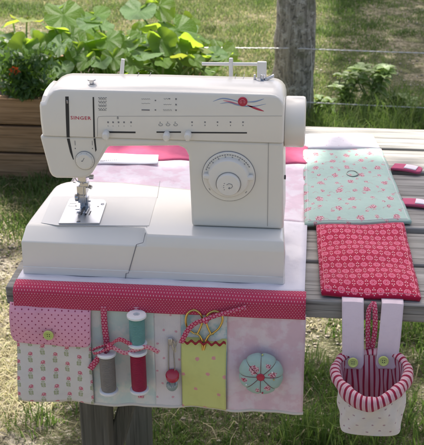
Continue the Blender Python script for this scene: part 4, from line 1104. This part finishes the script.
# leaves named by where they stand in the bed: pixel, depth, size in metres, tone
LV = [
 # plant 1 (left)
 [((22, 48), 2.28, .085, 'squash', (-.2, -.6, .75), (-.3, 0, -1)), ((38, 45), 2.30, .075, 'squash', (.3, -.5, .8), (.5, 0, -.8)), ((10, 62), 2.22, .065, 'squash', (-.1, -.4, .9), (-.5, -.3, -.6)), ((27, 17), 2.5, .075, 'squashyellow', (.2, .5, .8), (.2, -.8, .1)), ((12, 20), 2.6, .06, 'squash', (-.4, .4, .8), (-1, -.2, 0)), ((45, 62), 2.25, .07, 'squash', (0, -.5, .8), (.2, -.4, -.8)), ((5, 38), 2.45, .06, 'herb', (0, -.3, .9), (-.8, -.4, 0)), ((34, 70), 2.2, .055, 'squash', (.1, -.4, .9), (0, -.6, -.6))],
 # plant 2
 [((64, 12), 2.42, .095, 'squash', (.2, -.55, .8), (.3, -.5, -.7)), ((55, 8), 2.55, .070, 'squashpale', (-.5, -.3, .8), (-.8, -.4, 0)), ((57, 26), 2.38, .065, 'squash', (0, .4, .9), (0, -.9, -.2)), ((72, 33), 2.33, .075, 'squash', (0, -.4, .9), (.6, -.6, -.1)), ((60, 45), 2.27, .075, 'squashpale', (.1, -.2, .95), (-.3, -.9, -.1)), ((50, 36), 2.36, .060, 'squash', (-.2, -.5, .8), (-.6, -.3, -.6)), ((78, 52), 2.25, .070, 'squash', (.2, -.6, .7), (.1, -.3, -.9)), ((62, 68), 2.2, .070, 'squashpale', (0, -.2, .95), (.2, -.9, -.2)), ((48, 78), 2.16, .05, 'squash', (0, -.5, .8), (-.3, -.4, -.8))],
 # plant 3
 [((97, 12), 2.45, .075, 'squash', (.1, -.5, .8), (.5, -.4, -.6)), ((90, 20), 2.40, .06, 'squashpale', (-.1, -.1, .95), (-.3, -.9, 0)), ((104, 22), 2.5, .060, 'squashpale', (.2, -.2, .95), (.8, -.5, 0)), ((93, 40), 2.32, .070, 'squash', (0, .3, .95), (-.2, -.9, 0)), ((108, 40), 2.3, .070, 'squash', (.2, -.55, .8), (.4, -.3, -.8)), ((85, 60), 2.22, .070, 'squash', (-.2, -.5, .8), (-.3, -.4, -.8)), ((112, 58), 2.22, .075, 'squash', (.1, -.5, .8), (.2, -.3, -.9)), ((102, 62), 2.2, .055, 'squashpale', (0, -.2, .95), (.4, -.9, -.2)), ((100, 50), 2.28, .05, 'squash', (0, .4, .9), (.5, -.8, 0))],
 # plant 4
 [((141, 8), 2.38, .105, 'squashpale', (.05, -.45, .9), (-.25, -.8, -.4)), ((160, 3), 2.44, .08, 'squash', (.5, -.4, .8), (.9, -.1, -.5)), ((152, 26), 2.34, .055, 'squash', (0, .5, .9), (.1, -.9, -.1)), ((148, 52), 2.26, .090, 'squashpale', (.1, -.3, .95), (-.1, -.9, -.3)), ((161, 41), 2.30, .075, 'squash', (.3, -.6, .8), (.6, -.3, -.6)), ((130, 46), 2.27, .070, 'squash', (-.2, -.5, .8), (-.7, -.3, -.6)), ((135, 64), 2.2, .060, 'squash', (-.1, -.4, .9), (0, -.8, -.4)), ((162, 62), 2.2, .055, 'squash', (0, -.5, .8), (.3, -.6, -.6))],
 # plant 5 (right)
 [((176, 26), 2.42, .095, 'squash', (.15, -.55, .8), (.5, -.4, -.6)), ((186, 22), 2.5, .06, 'squashpale', (.3, -.2, .9), (.8, -.4, 0)), ((178, 45), 2.32, .060, 'squash', (.2, -.5, .8), (.1, -.5, -.8)), ((192, 42), 2.34, .065, 'squash', (.3, .4, .8), (.6, -.7, -.1)), ((182, 57), 2.24, .065, 'squashyellow', (0, .4, .9), (.5, -.8, -.2)), ((203, 50), 2.34, .060, 'squashyellow', (.2, .3, .9), (.9, -.4, -.1)), ((214, 54), 2.30, .055, 'squashpale', (.2, -.1, .95), (1, -.1, -.15)), ((196, 60), 2.22, .050, 'squash', (.1, -.4, .9), (.6, -.5, -.4))]]
roots = [(-1.02, 2.36), (-.84, 2.38), (-.72, 2.36), (-.52, 2.40), (-.46, 2.44)]
labs = ['squash plant at the left end of the planter, yellow leaf above', 'squash plant with a tall dark leaf in the left half of the planter', 'squash plant with small mixed leaves in the middle of the planter', 'squash plant with the tallest pale leaf, behind the sewing machine arm', 'squash plant at the right end of the planter trailing yellowish leaves']
for r_, lv, lb in zip(roots, LV, labs):
    L_ = []; rs0 = random.Random(int(-r_[0]*77))
    for (px, py), Y_, Rr, mk_, nr, tp in lv:
        nr = Vector(nr)+Vector((rs0.uniform(-.25, .25), rs0.uniform(-.35, .35), 0)); L_.append((at(px+rs0.uniform(-2, 2), py+(3 if py < 40 else 0), 1, Y_), nr, tp, Rr*rs0.uniform(.58, .82), mk_, rs0.uniform(.25, .5)))
    rs = random.Random(int(r_[0]*100))
    for k in range(20):      # lower, inner leaves
        L_.append((Vector((r_[0]+rs.uniform(-.17, .17), r_[1]+rs.uniform(-.12, .22), ptop+rs.uniform(-.0, .16))), (rs.uniform(-.5, .5), rs.uniform(-.7, .3), .8), (rs.uniform(-1, 1), rs.uniform(-1, .3), -.3), rs.uniform(.035, .062), 'squash', .35))
    plant('squash_plant', (r_[0], r_[1], ptop-.05), L_, lb, 'plant', 'squash plants in the planter')
# dark feathery herb with an orange flower at the left end
hb = thing('herb_plant', (-1.02, 2.22, ptop-.05), 'dark feathery herb spilling over the planter edge with an orange flower', 'plant')
mb = MB(); rs = random.Random(5)
for _ in range(2600):
    px = rs.gauss(24, 13); c = at(px, rs.uniform(55, 101)-(abs(px-24)*.4), 1, rs.uniform(2.10, 2.32))
    l = rs.uniform(.008, .02); n_ = Vector((rs.uniform(-1, 1), rs.uniform(-1, .5), rs.uniform(-.2, 1))).normalized(); t_ = n_.orthogonal().normalized(); t_.rotate(Matrix.Rotation(rs.random()*6, 3, n_)); s2 = n_.cross(t_)
    mb.add([c-t_*l, c+s2*l*.4, c+t_*l, c-s2*l*.4], [(0, 1, 2, 3)])
mb.build('foliage', M['herb'], hb, smooth=0, recalc=False)
mb = MB()
for k in range(14):
    c = at(6+k*3, 90+rs.uniform(-8, 6), 1, 2.2); mb.tube([(-1.0+rs.uniform(-.08, .08), 2.24, ptop-.06), c], .002, 5)
mb.build('stalk', M['stem'], hb)
for px, py in ((15, 71.5),):
    c = at(px, py, 1, 2.12); mb = MB()
    for k in range(7):
        a = k/7*6.283; d = Vector((math.cos(a), -.35, math.sin(a))); s2 = Vector((-math.sin(a), 0, math.cos(a)))
        mb.add([c, c+d*.014+s2*.008, c+d*.022, c+d*.014-s2*.008], [(0, 1, 2, 3)])
    mb.build('flower', M['petal'], hb, smooth=0, recalc=False)

# ------------------------------------------------------------------ fence post with wires
FY = 2.98
fn_ = thing('wire_fence', (at(292, 110, 1, FY).x, FY, GZ), 'rough grey wooden post with two strands of wire behind the table', 'fence')
def postmesh(cx, lean=0., w0=.175, w1=.128, h=1.25, seed=1):
    rs = random.Random(seed); pts = []; rr = []; 
    for k in range(26):
        t = k/25; pts.append((cx+lean*t+.004*math.sin(t*9), FY, GZ-.03+h*t)); rr.append((w0+(w1-w0)*t)/2*(1+.03*math.sin(t*23+seed)+.02*math.sin(t*51)))
    m_ = MB(); m_.tube(pts, rr, 20)
    m_.v = [(x_+.0035*math.sin(z_*37+x_*190), y_+.0035*math.sin(z_*29+x_*150), z_) for x_, y_, z_ in m_.v]
    return m_
pcx = at(290, 105, 1, FY).x
postmesh(pcx, .040, .190, .104, 1.25).build('post', M['post'], fn_)
postmesh(pcx-2.6, .0, .15, .12, 1.1, 3).build('post', M['post'], fn_); postmesh(pcx+2.6, .0, .15, .12, 1.1, 5).build('post', M['post'], fn_)
for py, sag in ((50.0, .012), (103.5, .018)):
    z = at(380, py, 1, FY-.08).z; mb = MB()
    for ph_ in (0, math.pi):
        pts = []
        for i in range(521):
            x_ = pcx-2.6+i*.01; d_ = ((x_-pcx) % 2.6)/2.6
            pts.append((x_, FY-.083+.0015*math.cos(i*1.1+ph_), z-sag*4*d_*(1-d_)+.0015*math.sin(i*1.1+ph_)))
        mb.tube(pts, .0013, 5)
    mb.build('wire', M['wire'], fn_)
# vertical tie wire at the post
q0, q1 = at(311, 40, 1, FY-.08), at(310, 108, 1, FY-.08); MB().tube([q0, q0.lerp(q1, .5)+Vector((.006, 0, 0)), q1], .0012, 5).build('tie_wire', M['wire'], fn_)

# ------------------------------------------------------------------ weeds by the fence
def small_leaf(mb, c, d, n_, l, w, cup=.2):
    d = Vector(d).normalized(); n_ = Vector(n_); n_ = (n_-d*n_.dot(d)).normalized(); s2 = d.cross(n_); c = Vector(c)
    prof_ = [(0, .0), (.15, .55), (.40, 1), (.65, .85), (.85, .45), (1, 0)]; vs = []; uvs = []
    for t, ww in prof_:
        z_ = -cup*t*t*l
        for s_ in (-1, 0, 1): vs.append(c+d*t*l+s2*s_*ww*w/2+n_*(z_+(.18*w*abs(s_)*ww))); uvs.append((s_*ww, t))
    fs = []
    for i in range(len(prof_)-1):
        for k in (0, 1): fs.append((i*3+k, i*3+k+1, i*3+k+4, i*3+k+3))
    mb.add(vs, fs, uvs)
def weed(px, py0, py1, Y_, label, mk_, seed, n=30, spread=16, lsz=.042):
    rs = random.Random(seed); b_ = at(px, py0, 1, Y_); b_.z = float(gh(b_.x, b_.y)); t = thing('weed', b_, label, 'weed', 'leafy weeds along the fence')
    st = MB(); lf = MB()
    for k in range(8):
        e = at(px+rs.uniform(-spread, spread), py1+rs.uniform(0, 18), 1, Y_+rs.uniform(-.1, .1)); P = catmull([b_, b_.lerp(e, .5)+Vector((rs.uniform(-.03, .03), 0, .02)), e], 6, False); st.tube(P, [.004-.0025*i/12 for i in range(13)], 5)
        for i in range(3, 13):
            for s_ in range(rs.choice((1, 2, 2))):
                a = rs.random()*6.283; d_ = Vector((math.cos(a), math.sin(a), rs.uniform(-.2, .5))); l = lsz*rs.uniform(.5, 1.15)
                small_leaf(lf, P[i], d_, (rs.uniform(-.3, .3), rs.uniform(-.4, .3), 1), l, l*.6)
        for s_ in range(4):
            a = s_*1.57+rs.random(); small_leaf(lf, P[-1], (math.cos(a), math.sin(a), .3), (0, 0, 1), lsz*.9, lsz*.55)
    st.build('stalk', M['stem'], t); lf.build('foliage', M[mk_], t, smooth=0, recalc=False)
weed(372, 122, 62, 3.10, 'tall weed with pale whitish leaves right of the fence post', 'weedpale', 3, spread=15, lsz=.056)
weed(345, 124, 70, 3.06, 'bushy green weed between the fence post and the pale weed', 'weed', 8, spread=16)
weed(322, 124, 92, 2.99, 'low weed sprouting at the foot of the fence post', 'weed', 14, spread=10, lsz=.04)
weed(403, 124, 96, 3.05, 'low green weed at the right edge behind the table', 'weed', 21, spread=14, lsz=.045)

# ------------------------------------------------------------------ the tree that shades the table (it stands outside the picture)
SUN = Vector((-.10, .52, .85)).normalized()
def want(u, v):
    """how closed the canopy is along each sun ray, named by where the ray meets the table's level"""
    d = np.full_like(u, .02)
    tbl = (u > -1.0) & (u < .62) & (v > -.9) & (v < .50)
    d[tbl] = 1.
    edge = .645-.85*np.clip(u-.01, -.9, .6)
    tri = (v > .40) & (v < np.minimum(edge, .80)) & (u > -.75) & (u < .6); d[tri] = 1.
    lit = (u > .0) & (u < .6) & (v >= edge) & (v < 1.0); d[lit] = 0.
    under = (v > .95) & (v < 1.45) & (u > -.50) & (u < .05); d[under] = .9
    rgt = (v > 1.0) & (v < 1.8) & (u > .06) & (u < .8); d[rgt] = .7
    left = (v > .9) & (v < 2.4) & (u < -.5); d[left] = .24
    fld = (v > np.where(u < .27, 3.5, 3.05)) & (u > .0+.03*(v-3)) & (u < 2.0) & (v < 6.4); d[fld] = 1.
    return d
N = 26000
u = -2.2+4.4*rng.random(N); v = -1.6+8.0*rng.random(N); k = rng.random(N) < np.clip(want(u, v), 0, 1)*(.35+.9*(vnoise(u*2.3+9, v*2.3)) if False else 1)
cl = .6*vnoise(u*9+31, v*9+17)+.4*vnoise(u*4+3, v*4+7); w_ = want(u, v)
k = np.where(w_ > .65, rng.random(N) < w_, rng.random(N) < w_*np.clip((cl-.32)*3.0, 0, 1.4))
dense = w_ > .9
u, v, dense = u[k], v[k], dense[k]
extra = 2600; u = np.concatenate([u, -.95+1.5*rng.random(extra), .0+2*rng.random(3500)]); v = np.concatenate([v, -.8+1.25*rng.random(extra), 3+3.4*rng.random(3500)])
u = np.concatenate([u, -.6+.75*rng.random(1100)]); v = np.concatenate([v, .97+.5*rng.random(1100)])
wz = want(u, v); s_ = wz > .01; u, v = u[s_], v[s_]
t = 4.6+1.5*rng.random(len(u)) + .25*np.sin(u*3)
Pl = np.stack([u, v, np.zeros_like(u)], 1)+t[:, None]*np.array(SUN)
n = len(u); l = .035+.030*rng.random(n); q = rng.normal(size=(n, 3)); q[:, 2] = np.abs(q[:, 2])+.8; q /= np.linalg.norm(q, axis=1)[:, None]
tt = np.cross(q, rng.normal(size=(n, 3))); tt /= np.linalg.norm(tt, axis=1)[:, None]; ss = np.cross(q, tt)
V = np.stack([Pl-tt*l[:, None], Pl+ss*(l*.55)[:, None], Pl+tt*l[:, None], Pl-ss*(l*.55)[:, None]], 1)
tx, ty = 3.1, 5.6
tr = thing('shade_tree', (tx, ty, GZ), 'leafy tree beyond the right edge whose crown shades the table', 'tree')
me_v = V.reshape(-1, 3); B = base_of(tr)-OFF
cr_ = fast('crown', me_v-np.array(B)-np.array([0, 0, TZ]), np.arange(n*4).reshape(-1, 4), np.zeros((0, 3), int), np.tile(np.array([[0, 0], [1, 0], [1, 1], [0, 1.]]), (n, 1)), M['crown']); cr_.parent = tr
hd = thing('leaf_blocker', (0, -4, GZ), 'unseen mass of leaves added behind the camera to dim the front light', 'leaf_blocker')  # leaves added out of view to cut sky light on the front faces
n = 1300; q0_ = np.stack([-3.2+6.4*rng.random(n), -5.2+1.6*rng.random(n), GZ+4.6*rng.random(n)], 1); q0_[:, 2] = np.minimum(q0_[:, 2], GZ+4.4-.5*vnoise(q0_[:, 0]*2, q0_[:, 1]*2))
l = .07+.05*rng.random(n); q = rng.normal(size=(n, 3)); q[:, 2] += .5; q /= np.linalg.norm(q, axis=1)[:, None]
tt = np.cross(q, rng.normal(size=(n, 3))); tt /= np.linalg.norm(tt, axis=1)[:, None]; ss = np.cross(q, tt)
V = np.stack([q0_-tt*l[:, None], q0_+ss*(l*.55)[:, None], q0_+tt*l[:, None], q0_-ss*(l*.55)[:, None]], 1).reshape(-1, 3)-np.array([0, -4, GZ+TZ])
hf = fast('foliage', V, np.arange(n*4).reshape(-1, 4), np.zeros((0, 3), int), np.tile(np.array([[0, 0], [1, 0], [1, 1], [0, 1.]]), (n, 1)), M['crown']); hf.parent = hd
mb = MB(); fork = Vector((tx-.15, ty-.1, 3.2))
mb.tube(catmull([(tx, ty, GZ-.05), (tx+.05, ty, 1), fork], 8, False), [.20-.07*k/16 for k in range(17)], 14)
for uu, vv in ((-.3, 0), (.2, .3), (-.6, -.5), (.6, 3.5), (1.4, 4.5), (.9, 5.5), (-1.4, 2), (1.6, 2.2), (-.2, 1.3)):
    e = Vector((uu, vv, 0))+SUN*5.3; mb.tube(catmull([fork, fork.lerp(e, .5)+Vector((0, 0, .5)), e], 8, False), [.075-.06*k/16 for k in range(17)], 8)
mb.build('trunk', M['bark'], tr)

# ------------------------------------------------------------------ light
w = bpy.data.worlds.new('World'); S.world = w; w.use_nodes = True; nt = w.node_tree
sky = nt.nodes.new('ShaderNodeTexSky'); sky.sky_type = 'NISHITA'; sky.sun_disc = False
el = math.asin(SUN.z); sky.sun_elevation = el; sky.sun_rotation = math.atan2(SUN.x, SUN.y)
sky.air_density = .65; sky.dust_density = 5.0; sky.ozone_density = .4
bg = nt.nodes['Background']; nt.links.new(sky.outputs[0], bg.inputs[0]); bg.inputs[1].default_value = .15
sl = bpy.data.lights.new('sun', 'SUN'); sl.energy = 5.0; sl.angle = R(.53); sl.color = (1, .95, .86)
so = bpy.data.objects.new('sun', sl); COL.objects.link(so); so.rotation_euler = SUN.to_track_quat('Z', 'Y').to_euler(); so.location = (0, 0, 12)
vs_ = S.view_settings; vs_.view_transform = 'Standard'; vs_.look = 'None'; vs_.gamma = 1; vs_.use_curve_mapping = False; vs_.exposure = 0.95
